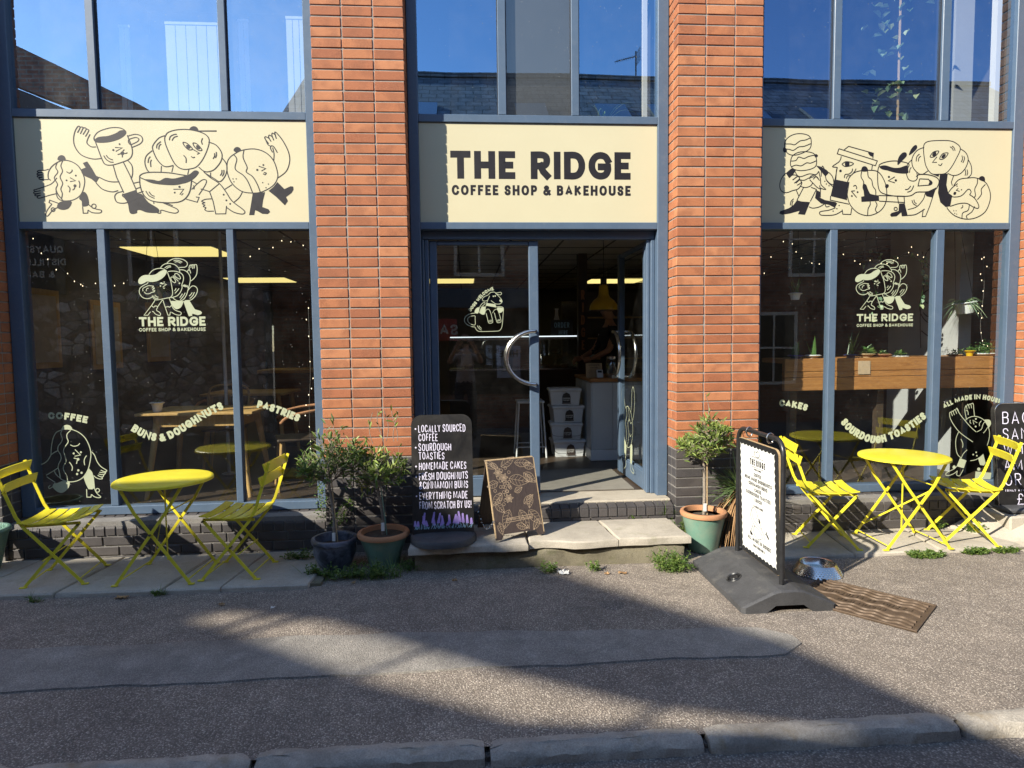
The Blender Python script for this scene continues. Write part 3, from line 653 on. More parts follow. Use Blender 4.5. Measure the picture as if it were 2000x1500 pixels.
# door step: riser bricks, threshold, three worn slabs on a rough concrete base
step = MB(); rb = rough_block(.70, 2.62, -.46, .02, -.06, .105, 77, .016, 26, .02); step = rb.build('door_step', M['concrete'], None, True); tag(step, kind='structure')
for i, (pl) in enumerate([[(.665, -.52), (1.495, -.505), (1.49, .01), (.665, .01)], [(1.505, -.50), (2.13, -.48), (2.085, .01), (1.50, .01)], [(2.142, -.485), (2.665, -.47), (2.64, .01), (2.095, .01)]]):
    slab('step_slab', pl, .105, .158+.002*i, M['slab'], step, 90+i, .005, .045 if i == 1 else .015)
rw = MB().box(.668, 2.706, .010, .30, .10, .252).build('door_sill', M['mortar'], bld)
tl = MB(); vs, fs = chbox(0, .066, 0, .05, 0, .062, .003); tme = MB().add(vs, fs).mesh('sill_tile', M['plinth'])
n = 27
for i in range(n):
    link('sill_tile', tme, rw, (.672+i*2.03/n, -.004+rnd.uniform(-.0015, .0015), .186), (0, 0, 0))
x = .67
while x < 2.70:
    L = min(.150, 2.702-x); link('plinth_brick', rnd.choice(pv), rw, (x, -.006, .160), scale=(L/.215*.95, .5, .33)); x += .152
# sloping tile tops
for i in range(n):
    q = link('sill_tile', tme, rw, (.672+i*2.03/n, .0, .248), (R(12), 0, 0), (1, 2.0, .18))
MB().box(.67, 2.70, .085, .42, .252, .292, .008).build('threshold', M['sillstone'], bld)

# ---------------------------------------------------------------- doors
DY = .31
dset = MB().box(.745, 2.62, .275, .335, 2.376, 2.44, .004).build('door_frame', M['frame'], bld)
for a, b in ((.745, .765), (.765, .80), (2.555, 2.585), (2.585, 2.62)):
    yy = .27 if a in (.745, 2.585) else .285
    bar_(dset, a+.001, b, .292, 2.376, yy, .35, 'door_jamb', .006)
def door_leaf(name, label, loc, rotz, mirror=1):
    """leaf built from its hinge (x=0) to its meeting stile (x=.875), front face y=0"""
    lf = bpy.data.objects.new(name, None); col.objects.link(lf); lf.parent = bld; lf.location = loc; lf.rotation_euler = (0, 0, rotz); tag(lf, label)
    L = .872
    def bx(nm, x0, x1, z0, z1, y0=0, y1=.045, mat=M['frame'], ch=.006):
        if mirror < 0: x0, x1 = -x1, -x0
        return MB().box(x0, x1, y0, y1, z0, z1, ch).build(nm, mat, lf)
    bx('stile', 0, .06, .30, 2.37); bx('stile', L-.078, L, .30, 2.37, -.004, .049); bx('door_rail', .06, L-.078, .30, .455, .002, .043); bx('door_rail', .06, L-.078, 2.335, 2.37, .002, .043)
    bx('glazing_bead', .06, L-.078, .455, .47, .006, .04)
    a, b = .06, L-.078
    if mirror < 0: a, b = -b, -a
    pane_(lf, a, b, .47, 2.335, .022, M['glass'], 77)
    for sd_ in (-1, 1):
        mb = MB(); pts = []
        yv = -.055 if sd_ < 0 else .10
        for k in range(25):
            th = math.pi*(.5+k/24); pts.append(((L-.035+.235*math.cos(th))*mirror, yv, 1.43+.215*math.sin(th)))
        mb.tube(pts, .0165, 12); h = mb.build('handle', M['steel'], lf, True)
        for zz in (1.43-.215, 1.43+.215):
            MB().tube([((L-.035)*mirror, yv, zz), ((L-.035)*mirror, .0 if sd_ < 0 else .045, zz)], .0125, 10).build('handle_stub', M['steel'], h, True)
    return lf
door_leaf('door', 'closed left glass door leaf', (.803, DY, 0), 0)
door_leaf('door', 'right glass door leaf opened inwards', (2.553, DY+.02, 0), R(-89), -1)

# ---------------------------------------------------------------- interior shell
FI = .288
MB().box(-3.2, 6.6, .36, 9.2, FI-.2, FI).build('cafe_floor', M['darkwood']); tag(bpy.data.objects['cafe_floor'], kind='structure')
tag(MB().box(1.30, 2.50, .46, 1.35, FI, FI+.006).build('entrance_mat', M['mat']), 'grey ribbed entrance mat inside the open door', 'mat')
tag(MB().box(-3.2, 6.6, 9.2, 9.4, FI, 3.0).build('back_wall', M['wallin']), kind='structure')
tag(MB().box(-3.4, -3.2, .36, 9.2, FI, 3.0).build('inner_wall_left', M['wallin']), kind='structure')
tag(MB().box(6.6, 6.8, .36, 9.2, FI, 3.0).build('inner_wall_right', M['wallin']), kind='structure')
tag(MB().box(-3.4, 6.8, .41, 9.4, 2.71, 2.98).build('cafe_ceiling', M['ceil']), kind='structure')
MB().box(-3.2, 6.6, .28, .41, 2.49, 3.28).build('lintel', M['wallin'], bld)
cl = bpy.data.objects['cafe_ceiling']
for i in range(17): MB().box(-3.2+i*.6, -3.176+i*.6, .42, 9.2, 2.706, 2.712).build('ceiling_bar', M['ceilbar'], cl)
for i in range(15): MB().box(-3.2, 6.6, .6+i*.6, .622+i*.6, 2.7045, 2.711).build('ceiling_bar', M['ceilbar'], cl)
for i, (x, y, lab) in enumerate([(-2.3, 3.15, 'lit square ceiling panel above the left window logo'), (-2.45, 6.65, 'lit ceiling panel far back behind the left window'), (.75, 7.0, 'lit ceiling panel far back behind the closed door'), (3.9, 7.2, 'lit ceiling panel behind the yellow pendant lamp')]):
    t = thing('ceiling_light', lab, 'ceiling light', (x, y, 2.69), 0, 'lit ceiling panels')
    MB().box(-.50, .50, -.40, .40, -.012, .0).build('diffuser', M['lightpanel'], t); MB().box(-.52, .52, -.42, .42, -.004, .012).build('light_frame', M['whiteplastic'], t)
# internal partition end at the right window (grey plaster with an ink drawing)
tag(MB().box(5.60, 5.72, .72, 1.7, FI, 2.70).build('partition_wall', M['wallgrey']), kind='structure')
# upper floor room
tag(MB().box(-3.2, 6.6, .42, 4.6, 3.0, 3.12).build('upper_floor', M['darkwood']), kind='structure')
tag(MB().box(-3.2, 6.6, 4.6, 4.7, 3.12, 6.2).build('upper_back_wall', M['wallin']), kind='structure')
tag(MB().box(-3.4, 6.8, .3, 4.7, 6.15, 6.3).build('upper_ceiling', M['wallin']), kind='structure')
for x in (-3.3, 2.9, 6.6): tag(MB().box(x, x+.1, .42, 4.6, 3.12, 6.15).build('upper_partition', M['wallin']), kind='structure')
tag(MB().box(.2, .3, .42, 4.6, 3.12, 6.15).build('upper_partition', M['wallin']), kind='structure')

# ---------------------------------------------------------------- across the street (casts the shade, fills the mirrored panes)
g = thing('gable_building', 'stone and brick gabled building across the street mirrored in the left window', 'building', (0, -7, 0))
MB().prism([(-14.5, -.2), (-2.7, -.2), (-2.7, 2.6), (-14.5, 2.6)], -.5, 0).build('stone_wall', M['rubble'], g)
MB().prism([(-14.5, 2.6), (-2.7, 2.6), (-2.7, 4.45), (-3.45, 5.0), (-4.2, 5.12), (-5.4, 5.30), (-6.58, 5.72), (-7.89, 6.25), (-8.4, 6.45), (-9.5, 6.85), (-9.6, 7.9), (-14.5, 7.4)], -.45, -.02).build('upper_wall', M['iron_sheet'], g)  # top edge cut low to open the added sun slit
# slit and posts under the gable verge are made up, shaping sun patches on pavement
MB().prism([(-14.5, 7.35), (-14.5, 7.6), (-10.3, 7.98), (-9.9, 8.04), (-9.85, 8.16), (-9.0, 8.20), (-8.7, 8.02), (-7.46, 7.27), (-5.93, 6.52), (-4.79, 5.97), (-3.33, 5.12), (-2.5, 4.62), (-2.5, 4.3), (-3.4, 5.04), (-4.2, 5.42), (-5.4, 5.72), (-6.58, 6.14), (-7.89, 6.66), (-8.4, 6.85), (-9.4, 7.1), (-9.5, 7.12), (-9.58, 7.87)], -.35, -.05).build('slit_coping', M['oldbrick'], g)
for x, w, z in ((-5.05, .018, 5.1), (-6.95, .016, 5.75), (-8.42, .03, 6.3), (-8.7, .03, 6.45), (-9.1, .015, 6.6)): MB().box(x-w, x+w, -.2, -.17, z-.1, z+.62).build('slit_post', M['oldbrick'], g)  # made-up posts, drawing thin shadow lines across the sun patches
MB().prism([(-14.5, 2), (-14.5, 8.0), (-9.5, 7.45), (-7.89, 6.85), (-6.58, 6.32), (-5.4, 5.90), (-4.2, 5.72), (-3.45, 5.5), (-2.7, 5.0), (-2.7, 2)], -2.3, -2.0).build('sky_blocker', M['iron_sheet'], g)  # added to hide sky behind the slit in mirrored panes, clear of the sun
MB().prism([(-14.5, 6.4), (-9.7, 6.6), (-2.7, 3.95), (-2.7, 3.45), (-14.5, 3.45)], -9, -2.35).build('roof', M['slate'], g)
def opp_window(par, x, z, w, h):
    f = MB().box(x-w/2-.07, x+w/2+.07, -.06, .03, z-.07, z+h+.07).build('window', M['paper'], par)
    MB().box(x-w/2, x+w/2, -.02, .034, z, z+h).build('pane', M['black'], f)
    MB().box(x-.02, x+.02, .0, .045, z, z+h).build('glazing_bar', M['paper'], f); MB().box(x-w/2, x+w/2, .0, .044, z+h/2-.02, z+h/2+.02).build('glazing_bar', M['paper'], f)
opp_window(g, -4.6, 2.75, .75, 1.15)
h = thing('slate_house', 'brick house with long slate roof across the street mirrored in the upper panes', 'building', (0, -7.45, 0))
MB().box(-2.65, 15, -.5, 0, -.2, 5.35).build('wall', M['oldbrick'], h)
vs = [(-2.65, .15, 5.3), (15, .15, 5.3), (15, -3.6, 8.12), (-2.65, -3.6, 8.12), (-2.65, .15, 5.15), (15, .15, 5.15), (15, -3.6, 7.97), (-2.65, -3.6, 7.97)]
rf = MB().add(vs, [(0, 1, 2, 3), (4, 7, 6, 5), (0, 4, 5, 1), (2, 6, 7, 3), (0, 3, 7, 4), (1, 5, 6, 2)]).build('roof', M['slate'], h)
MB().box(-2.65, 15, -3.68, -3.5, 8.1, 8.2).build('ridge', M['slate'], rf)
for x in (-1.2, .2, 2.6, 4.4, 5.6, 7.6, 9.2):
    sk = MB(); sk.M = Matrix.Translation((x, -1.45, 6.53)) @ Matrix.Rotation(math.atan2(2.82, -3.75)-math.pi, 4, 'X'); sk.box(-.35, .35, -.5, .5, -.01, .05)
    o = sk.build('skylight', M['steel'], rf)
MB().tube([(5.5, -3.6, 8.1), (5.5, -3.6, 8.85)], .02, 6).build('aerial_mast', M['black'], rf)
am = MB(); am.tube([(4.95, -3.6, 8.58), (5.5, -3.6, 8.72)], .012, 6)
for k in range(9): am.tube([(5.0+k*.055, -3.72, 8.59+k*.014), (5.0+k*.055, -3.48, 8.59+k*.014)], .005, 4)
for k in range(-4, 5): am.tube([(5.56, -3.6-.2, 8.72+k*.04), (5.56, -3.6+.2, 8.72+k*.04)], .006, 4)
am.build('aerial', M['black'], rf)
for x, z in ((3.8, 2.9), (5.6, 2.9), (8.2, 2.9), (4.3, .7), (7.4, .7), (-1.2, 2.9), (1.4, 2.95)): opp_window(h, x, z, .85, 1.35)
MB().box(-1.9, 2.9, .0, .12, 2.25, 2.65).build('shop_fascia', M['frame'], h)
MB().box(-1.4, 2.6, -.1, .02, .5, 2.2).build('shop_window', M['black'], h)
def opp_board(name, label, x, y, z, w, hh, mat, lines):
    t = thing(name, label, 'sign', (x, y, z)); MB().box(-w/2, w/2, -.02, .02, -hh/2, hh/2, .004).build('board', mat[0], t)
    ink = Ink(lambda a, b: Vector((-a, .021, b)), (0, 1, 0))
    for txt, hgt, yy in lines: write(ink, txt, hgt, hgt*.2, 0, yy)
    ink.build('lettering', mat[1], t); return t
opp_board('shop_sign', 'red sale board across the street mirrored in the closed door', .62, -7.2, 1.80, .62, .42, (M['redprint'], M['white']), [('SALE', .2, -.1)])
opp_board('notice', 'pale blue hire notice across the street mirrored low in the closed door', 1.95, -7.2, 1.15, .46, .62, (M['blueprint'], M['ink']), [('HIRE', .13, .1), ('BOOK ONLINE NOW', .03, -.12), ('CALL IN STORE', .03, -.2)])
opp_board('bar_sign', 'dark blue distillery board across the street mirrored in the leftmost pane', -6.55, -6.95, 3.05, .85, 1.05, (M['frame_in'], M['white']), [('QUAYSIDE', .12, .22), ('DISTILLERY', .12, .0), ('& BAR', .12, -.22)])
# distant backdrop houses left and right so the street goes on
for x0, x1, y0, zz, mt in ((-34, -14.6, -7.2, 5.2, 'oldbrick'), (15.05, 36, -7.3, 6.3, 'rubble')):
    b2 = thing('terrace_house', 'terrace house further along the street to the %s across the road' % ('left' if x0 < 0 else 'right'), 'building', (0, y0, 0))
    MB().box(x0, x1, -6, 0, -.2, zz).build('wall', M[mt], b2)
    MB().prism([(x0, zz), (x1, zz), (x1-2, zz+1.6), (x0+2, zz+1.6)], -5.9, -.2).build('roof', M['slate'], b2)
# ================================================================ fascia signs
SY = .214
def fascia(label, x0, x1):
    t = thing('fascia_sign', label, 'sign', (0, 0, 0), 0, 'fascia signs above the shopfront')
    MB().box(x0+.002, x1-.002, SY, SY+.03, Z3+.002, Z4-.002).build('panel', M['cream'], t); return t
def plane_ink(Y): return Ink(lambda x, z: Vector((x, Y, z)), (0, -1, 0))
def panel_ink(corners, x0, x1):
    f = homog(corners, [(x0, Z4), (x1, Z4), (x1, Z3), (x0, Z3)])
    def fn(x, y): a, b = f(x, y); return Vector((a, SY, b))
    return Ink(fn, (0, -1, 0))
LX0, LX1 = -2.215, -.10
sg = fascia('cream fascia board with line drawings of running food figures above the left window', LX0, LX1)
ink = panel_ink([(78, 57), (1925, 107), (1948, 740), (110, 715)], LX0, LX1)
ink.ops('''
s 345,520 355,565 390,585 455,580 505,545 527,480 522,430 490,370 440,338 385,332 330,360 300,400 297,440 312,455
s 355,345 345,375 358,405 335,440 355,480 345,510 358,545 390,585
s 390,335 378,365 388,400 372,435 388,475 376,510 385,540 380,570
f 360,330 362,308 383,298 403,308 406,332
s 300,385 275,392 240,392 228,400 240,405 262,405
s 262,405 232,410 228,418 262,420
s 262,420 230,426 232,434 262,434
s 262,434 238,442 250,450 298,450
s 352,440 320,475 280,492 225,510 205,515 215,524 248,520
s 248,520 206,528 210,538 248,534
s 248,534 212,544 218,552 248,547
s 248,547 225,558 240,567 300,550 345,540
d 472,428,6 413,457,6 466,492,10
l 435,440 470,460 435,465
s 466,492 462,510 450,518
s 490,460 497,480 494,505
s 420,490 434,508 430,532
s 413,402 432,412 448,400 448,390
f 520,530 545,555 553,612 513,622 508,590 492,570
l 513,622 517,665 545,665 548,645
s 548,645 575,662 625,664 632,648 600,640 575,630 553,612
e 585,622 14,14
f 385,588 440,588 440,612 418,637 380,642 352,628 358,602
l 358,600 305,580 300,595 318,605
s 318,605 290,640 278,670 290,680 312,655 330,638 352,628
e 325,640 12,12
o 590,190 620,155 690,133 750,133 785,150 788,172 750,200 690,218 630,222 597,215
f 595,205 620,188 680,182 730,165 755,150 785,150 788,172 760,196 700,215 630,222 600,218
s 590,195 610,250 640,330 660,360 700,365 760,350 810,330 830,300 828,255 800,180
s 805,185 850,175 885,185 897,210 880,235 825,258
o 808,210 850,195 872,203 868,217 850,228 818,238
d 751,235,6 711,271,7 768,292,12
l 722,255 768,258 726,280
s 768,292 790,293 800,288
s 768,292 774,275 782,270
s 768,300 768,318
s 738,300 752,296 768,292
s 650,305 665,328 690,345 712,347
s 665,302 682,322 708,333
s 602,250 570,248 545,225 550,200 565,170
s 640,322 580,325 510,300 470,250 460,200 470,150 490,120 502,128 485,160
s 500,125 518,125 520,133 503,168
s 520,132 535,130 540,140 520,172
s 540,138 552,140 556,150 535,185
l 710,368 730,440 775,540
l 775,350 815,430 855,525
s 800,335 828,370 832,420 822,455
f 785,545 820,535 850,525 860,548 890,550 930,600 985,635 1000,655 985,669 920,665 880,650 860,652 856,669 815,669 800,605 775,565
p 770,548 855,522 862,545 778,570
s 775,530 735,540 718,560 725,590 745,603 790,603 850,580 900,560
s 900,532 840,552 790,570 768,560 770,545
l 840,480 880,472
l 855,515 885,505
p 517,350 545,340 575,385 600,430 622,440 600,475 570,450 530,432 510,412 505,390 535,378
s 620,440 660,460 700,470 748,470
s 600,475 640,515 700,533 740,525
o 1040,190 1060,165 1120,150 1200,152 1280,175 1315,210 1310,260 1280,330 1240,380 1200,395 1150,397 1110,375 1080,330 1045,250 1036,210
f 1193,152 1200,137 1220,130 1240,138 1248,160 1220,155
p 1245,157 1363,158 1363,166 1248,164
s 1040,185 1000,200 965,240 960,270 985,330 1020,370 1050,380 1090,372
s 957,278 920,310 910,350 920,390 937,414
s 1312,230 1360,250 1395,300 1390,350 1350,400 1310,415 1280,410 1250,385
s 1397,330 1425,370 1425,420 1405,460 1380,478 1350,460 1285,420
o 1152,230 1175,235 1205,262 1208,275 1185,275 1160,250
o 1215,235 1238,240 1266,270 1268,282 1245,278 1222,255
f 1172,248 1190,245 1200,258 1190,270 1176,265
f 1235,250 1252,252 1262,264 1252,274 1238,268
l 1215,275 1255,298 1240,305
s 1203,318 1215,326 1226,322
s 1155,310 1170,330 1170,358
s 1275,205 1268,225 1274,245
s 1065,215 1072,192 1095,180 1112,178
s 1082,218 1095,198 1118,190
s 985,265 988,242 1012,222
s 998,272 1002,248 1014,238
s 930,355 934,330 945,315
s 948,380 946,350 952,335
s 1340,335 1350,318 1350,300
s 1355,330 1362,312 1360,292
s 1385,440 1395,425 1396,405
s 1398,445 1408,425 1408,405
o 876,440 900,420 960,413 1060,418 1130,430 1180,438 1205,442 1200,462 1130,488 1060,492 960,480 905,457
f 905,457 960,460 1000,468 1040,450 1090,455 1140,445 1190,430 1222,407 1245,410 1248,425 1215,460 1160,485 1070,492 990,485 930,470
s 876,440 880,500 905,560 960,595 1060,606 1130,600 1170,575 1195,530 1205,460
d 1128,507,7 1098,543,6
l 1090,522 1155,522 1130,556
l 1140,560 1152,548
s 915,530 935,560 970,578
s 935,535 950,555 970,565
l 965,600 966,612
s 1020,605 1060,622 1110,645 1120,662 1100,672 1060,665 1012,652 1008,670 988,670
s 1030,607 1055,612 1085,625
s 1205,525 1240,490 1275,465 1298,470 1290,500 1250,560
s 1205,470 1230,485 1240,492
l 1170,585 1240,605 1252,575 1232,572
s 1215,500 1222,510 1218,525
l 1015,375 1012,415
l 1090,375 1080,415
l 1188,400 1180,432
s 1280,412 1320,450 1380,490 1420,540 1460,600 1530,655 1540,675 1520,683 1470,670 1425,640
l 1425,630 1420,680 1357,680 1340,600 1318,540 1380,490
s 1318,540 1290,530 1262,522
d 1407,560,6 1424,596,6 1448,618,6
s 1330,585 1290,588 1268,600 1290,608
s 1290,608 1272,615 1290,624
s 1290,624 1278,632 1296,640
s 1296,640 1288,652 1305,662 1345,662
l 1412,528 1460,498
s 1525,545 1505,580 1470,610
l 1325,420 1325,455
o 1470,310 1520,285 1600,277 1670,300 1720,350 1745,420 1745,465 1715,510 1650,545 1590,552 1520,540 1460,490 1430,420 1430,360 1445,330
f 1470,285 1478,268 1495,263 1512,272 1514,288 1490,298
s 1470,310 1490,340 1480,400 1530,440 1560,480 1590,552
s 1535,285 1530,330 1555,390 1550,420 1590,450 1620,500 1638,548
d 1657,378,6 1619,408,7 1466,462,4 1486,462,4 1472,480,4 1653,488,4 1689,497,4 1674,520,4
l 1628,385 1672,400 1645,415
s 1660,425 1675,428 1668,438 1655,432
s 1722,352 1724,310 1715,270
s 1715,300 1702,275 1706,260 1722,265 1745,302
s 1748,460 1800,420 1822,360 1815,300 1780,230 1740,180 1728,178 1738,215
s 1735,195 1715,180 1710,192 1722,225
s 1715,205 1695,192 1690,205 1705,232
s 1695,215 1672,202 1666,212 1690,245
s 1668,212 1685,250 1705,262
p 1590,555 1668,548 1655,600 1650,640 1690,655 1700,672 1685,685 1650,683 1620,665 1605,660 1600,690 1568,690 1580,620
p 1745,485 1790,530 1828,513 1845,515 1847,535 1835,555 1800,580 1812,605 1793,632 1740,580 1690,540 1722,515
''', .0072)
ink.build('artwork', M['ink'], sg)
RX0, RX1 = 3.474, 5.599
sg = fascia('cream fascia board with drawn doughnut tower and cup figures above the right window', RX0, RX1)
ink = panel_ink([(35, 108), (1920, 125), (1900, 825), (30, 825)], RX0, RX1)
ink.ops('''
o 205,230 230,190 280,165 340,162 390,180 404,220 395,270 350,300 290,320 240,315 212,285
s 206,238 250,238 280,243 320,215 360,208 400,190
s 210,275 240,278 270,285 310,260 350,255 400,235
f 192,285 195,268 208,262 222,285 215,300 200,300
o 250,365 265,325 310,300 370,295 425,310 444,350 440,400 400,425 330,436 275,425 252,400
s 253,365 290,360 310,335 350,345 385,330 430,320
s 255,408 290,395 330,400 370,378 400,380 443,362
f 428,322 440,312 455,322 450,334 436,338
s 275,425 300,470 330,480 390,460 440,465 462,440
s 310,500 350,508 390,490 430,480
s 320,550 360,562 400,550 415,530
p 215,455 255,420 292,430 270,465 238,490
s 215,455 185,490 170,540 180,585 220,600 265,585 310,570 335,530 325,510
s 240,490 262,470 290,470 300,480 265,505
s 270,505 300,480 318,495 278,530
s 290,530 320,505 330,525 300,545
p 440,397 475,405 520,430 540,450 512,480 490,455 470,430
s 540,450 565,480 575,520 570,540 545,530 515,500
s 480,480 482,430 490,402 505,430 515,490 530,520 575,560
s 462,440 475,500 480,540 515,575 475,565 470,545
s 395,500 400,480 430,470 460,500
s 395,505 420,530 450,560 480,575
s 420,500 445,480 468,510
d 508,515,5 520,535,5 540,548,5
l 293,580 315,630
l 348,562 300,655
l 405,560 445,575 400,665
p 300,655 330,665 398,670 360,765 308,760 320,735 250,755 190,765 168,755 175,738 240,715 275,690
s 250,695 255,665 275,645
s 262,700 264,675 272,660
p 445,580 475,595 470,635 510,655 590,670 602,680 585,712 540,690 480,680 435,640
s 390,705 420,715 470,705 510,680
s 510,680 520,705 545,700
s 590,712 540,730 480,740 470,755 490,768 580,765 640,735
l 640,725 645,760 705,762 712,715
d 617,695,5 600,719,5 572,737,5
l 475,570 475,635
l 612,272 600,310 888,398 902,362 612,272
l 650,282 685,254 872,305 868,345
f 832,300 850,298 870,306 868,330 845,322
s 630,328 625,350 610,372 565,405 600,412 595,430 590,500
l 600,415 585,500
l 865,392 860,430
s 635,388 660,370 690,370 722,382 700,398 660,404 635,388
f 660,375 690,372 688,402 662,402
d 625,437,10
s 655,490 660,465 690,460 712,440 715,420
s 670,495 678,475 705,470 732,440 742,420
p 580,500 690,522 672,590 676,655 552,625
l 690,520 670,655
l 552,625 550,655 690,685
f 785,440 785,415 800,402 822,408 832,438
o 675,550 690,490 740,445 830,432 910,445 960,520 975,600 965,680 920,740 840,770 760,750 700,690 678,620
s 785,440 780,480 800,520 795,560 810,600
s 830,440 835,480 860,505 870,550 890,580 892,615
s 850,665 850,690 835,720 832,768
s 890,665 902,690 890,725 905,750
s 722,552 738,545 748,560 745,572
d 755,595,7 712,624,7
l 708,588 748,635
l 708,588 735,585
p 795,545 805,532 820,540 835,580 850,608 880,615 915,620 918,660 785,668 782,630 805,625
l 915,620 1110,625
l 918,662 1110,672
o 915,400 950,375 1020,362 1090,368 1140,385 1130,420 1130,450 1060,450 980,430
f 918,405 960,395 1020,412 1070,412 1125,395 1135,420 1125,450 1060,450 990,435 940,425
f 1055,392 1060,340 1090,302 1118,300 1122,325 1090,360
f 1140,318 1155,275 1182,245 1200,248 1198,270 1170,300
s 912,405 905,450 908,540 925,590 970,612 1050,625 1150,622 1200,595 1270,592 1340,575 1368,520 1350,485 1290,465 1220,462 1195,480
l 1222,495 1290,498 1300,520 1290,542 1210,548 1222,495
f 1290,500 1312,510 1320,525 1310,540 1285,545 1300,522
d 990,481,8 1042,507,9
l 1035,480 985,510 1035,525
f 962,555 965,540 980,535 990,545 982,562 968,564
s 1112,575 1135,572 1155,548
s 1130,595 1160,582 1178,545
l 1055,625 1065,680
l 1105,625 1110,680
p 1068,680 1110,678 1135,772 1090,775 1085,745 1050,775 1010,778 1000,765 1012,750 1065,735
e 1043,720 12,12
s 1165,655 1175,680 1190,690 1200,695
s 1180,650 1185,670 1200,680
s 1135,768 1190,762 1240,735 1262,720
s 1135,725 1200,705 1250,650 1265,605
l 1252,722 1245,778 1270,775 1300,700 1345,560
p 1262,600 1345,560 1320,635 1275,625
o 1250,270 1260,230 1310,212 1440,210 1500,232 1528,270 1500,340 1460,410 1420,452 1370,460 1310,455 1270,400 1255,330
s 1255,260 1200,285 1165,340 1168,400 1200,445 1240,462 1285,435
s 1165,350 1130,390 1122,450 1140,500 1180,512 1205,490 1200,450
s 1525,268 1570,300 1588,350 1570,410 1530,455 1480,470 1435,455
s 1588,350 1612,400 1612,460 1580,490
l 1480,470 1462,520 1470,545
o 1300,330 1325,295 1365,288 1350,315 1325,332
o 1372,345 1395,308 1435,302 1420,330 1395,348
f 1315,318 1328,298 1345,295 1345,315 1328,328
f 1385,333 1400,312 1418,312 1412,330 1395,342
l 1352,330 1318,372 1352,372
s 1362,388 1380,395 1392,378
s 1465,250 1480,262 1488,285
s 1450,255 1468,268 1475,285
s 1535,370 1545,345 1540,320
s 1548,375 1560,345 1555,325
s 1195,365 1200,330 1220,310
s 1212,365 1215,340 1230,325
s 1145,450 1150,420 1160,410
s 1565,470 1570,450 1565,425
s 1578,470 1585,450 1580,425
p 1310,458 1370,462 1365,480 1340,470
p 1375,462 1435,455 1425,540 1440,600 1470,620 1455,700 1420,705 1380,670 1362,600
s 1480,545 1520,500 1590,488 1650,488 1720,520 1755,590 1755,660 1720,740 1650,785 1570,795 1490,770 1440,725 1430,705
f 1670,498 1680,478 1700,474 1715,488 1712,515
s 1660,492 1658,530 1640,570 1645,620 1630,635
s 1720,535 1690,570 1690,610 1660,650
s 1600,690 1590,730 1550,750 1545,795
s 1640,700 1620,740 1580,770 1585,792
s 1435,605 1470,560 1510,530
s 1440,612 1480,630 1540,620 1590,572 1612,590 1600,615
s 1600,612 1640,640 1670,690 1665,715 1630,705 1580,678 1520,680 1455,700
d 1505,549,5 1539,576,5 1482,733,4 1500,733,4 1490,752,4 1505,758,4
l 1515,565 1500,580 1525,588
f 1478,605 1485,592 1500,595 1495,612 1482,614
s 1535,715 1550,705 1548,690
''', .0072)
ink.build('artwork', M['ink'], sg)
CX0, CX1 = .745, 2.619
sg = fascia('cream fascia board reading THE RIDGE in heavy dark letters above the door', CX0, CX1)
ink = plane_ink(SY)
# heavy display letters drawn to fit the measured word
def fit_text(ink, txt, x0, x1, zb, h, t, **kw):
    st, L = text_strokes(txt, h, t, **kw); k = (x1-x0)/L
    for pts, cl in st: ink.stroke([(x0+a*k, zb+b) for a, b in pts], t, cl)
pa, pb = on_y(876, 353, SY), on_y(1229, 353, SY)
fit_text(ink, 'THE RIDGE', .985, 2.405, 2.83, .213, .053, gap=.125, wid=.98, sp=.44)
fit_text(ink, 'COFFEE SHOP & BAKEHOUSE', .992, 2.405, 2.705, .078, .0185, gap=.19, wid=.88, sp=.42)
ink.build('lettering', M['ink'], sg)

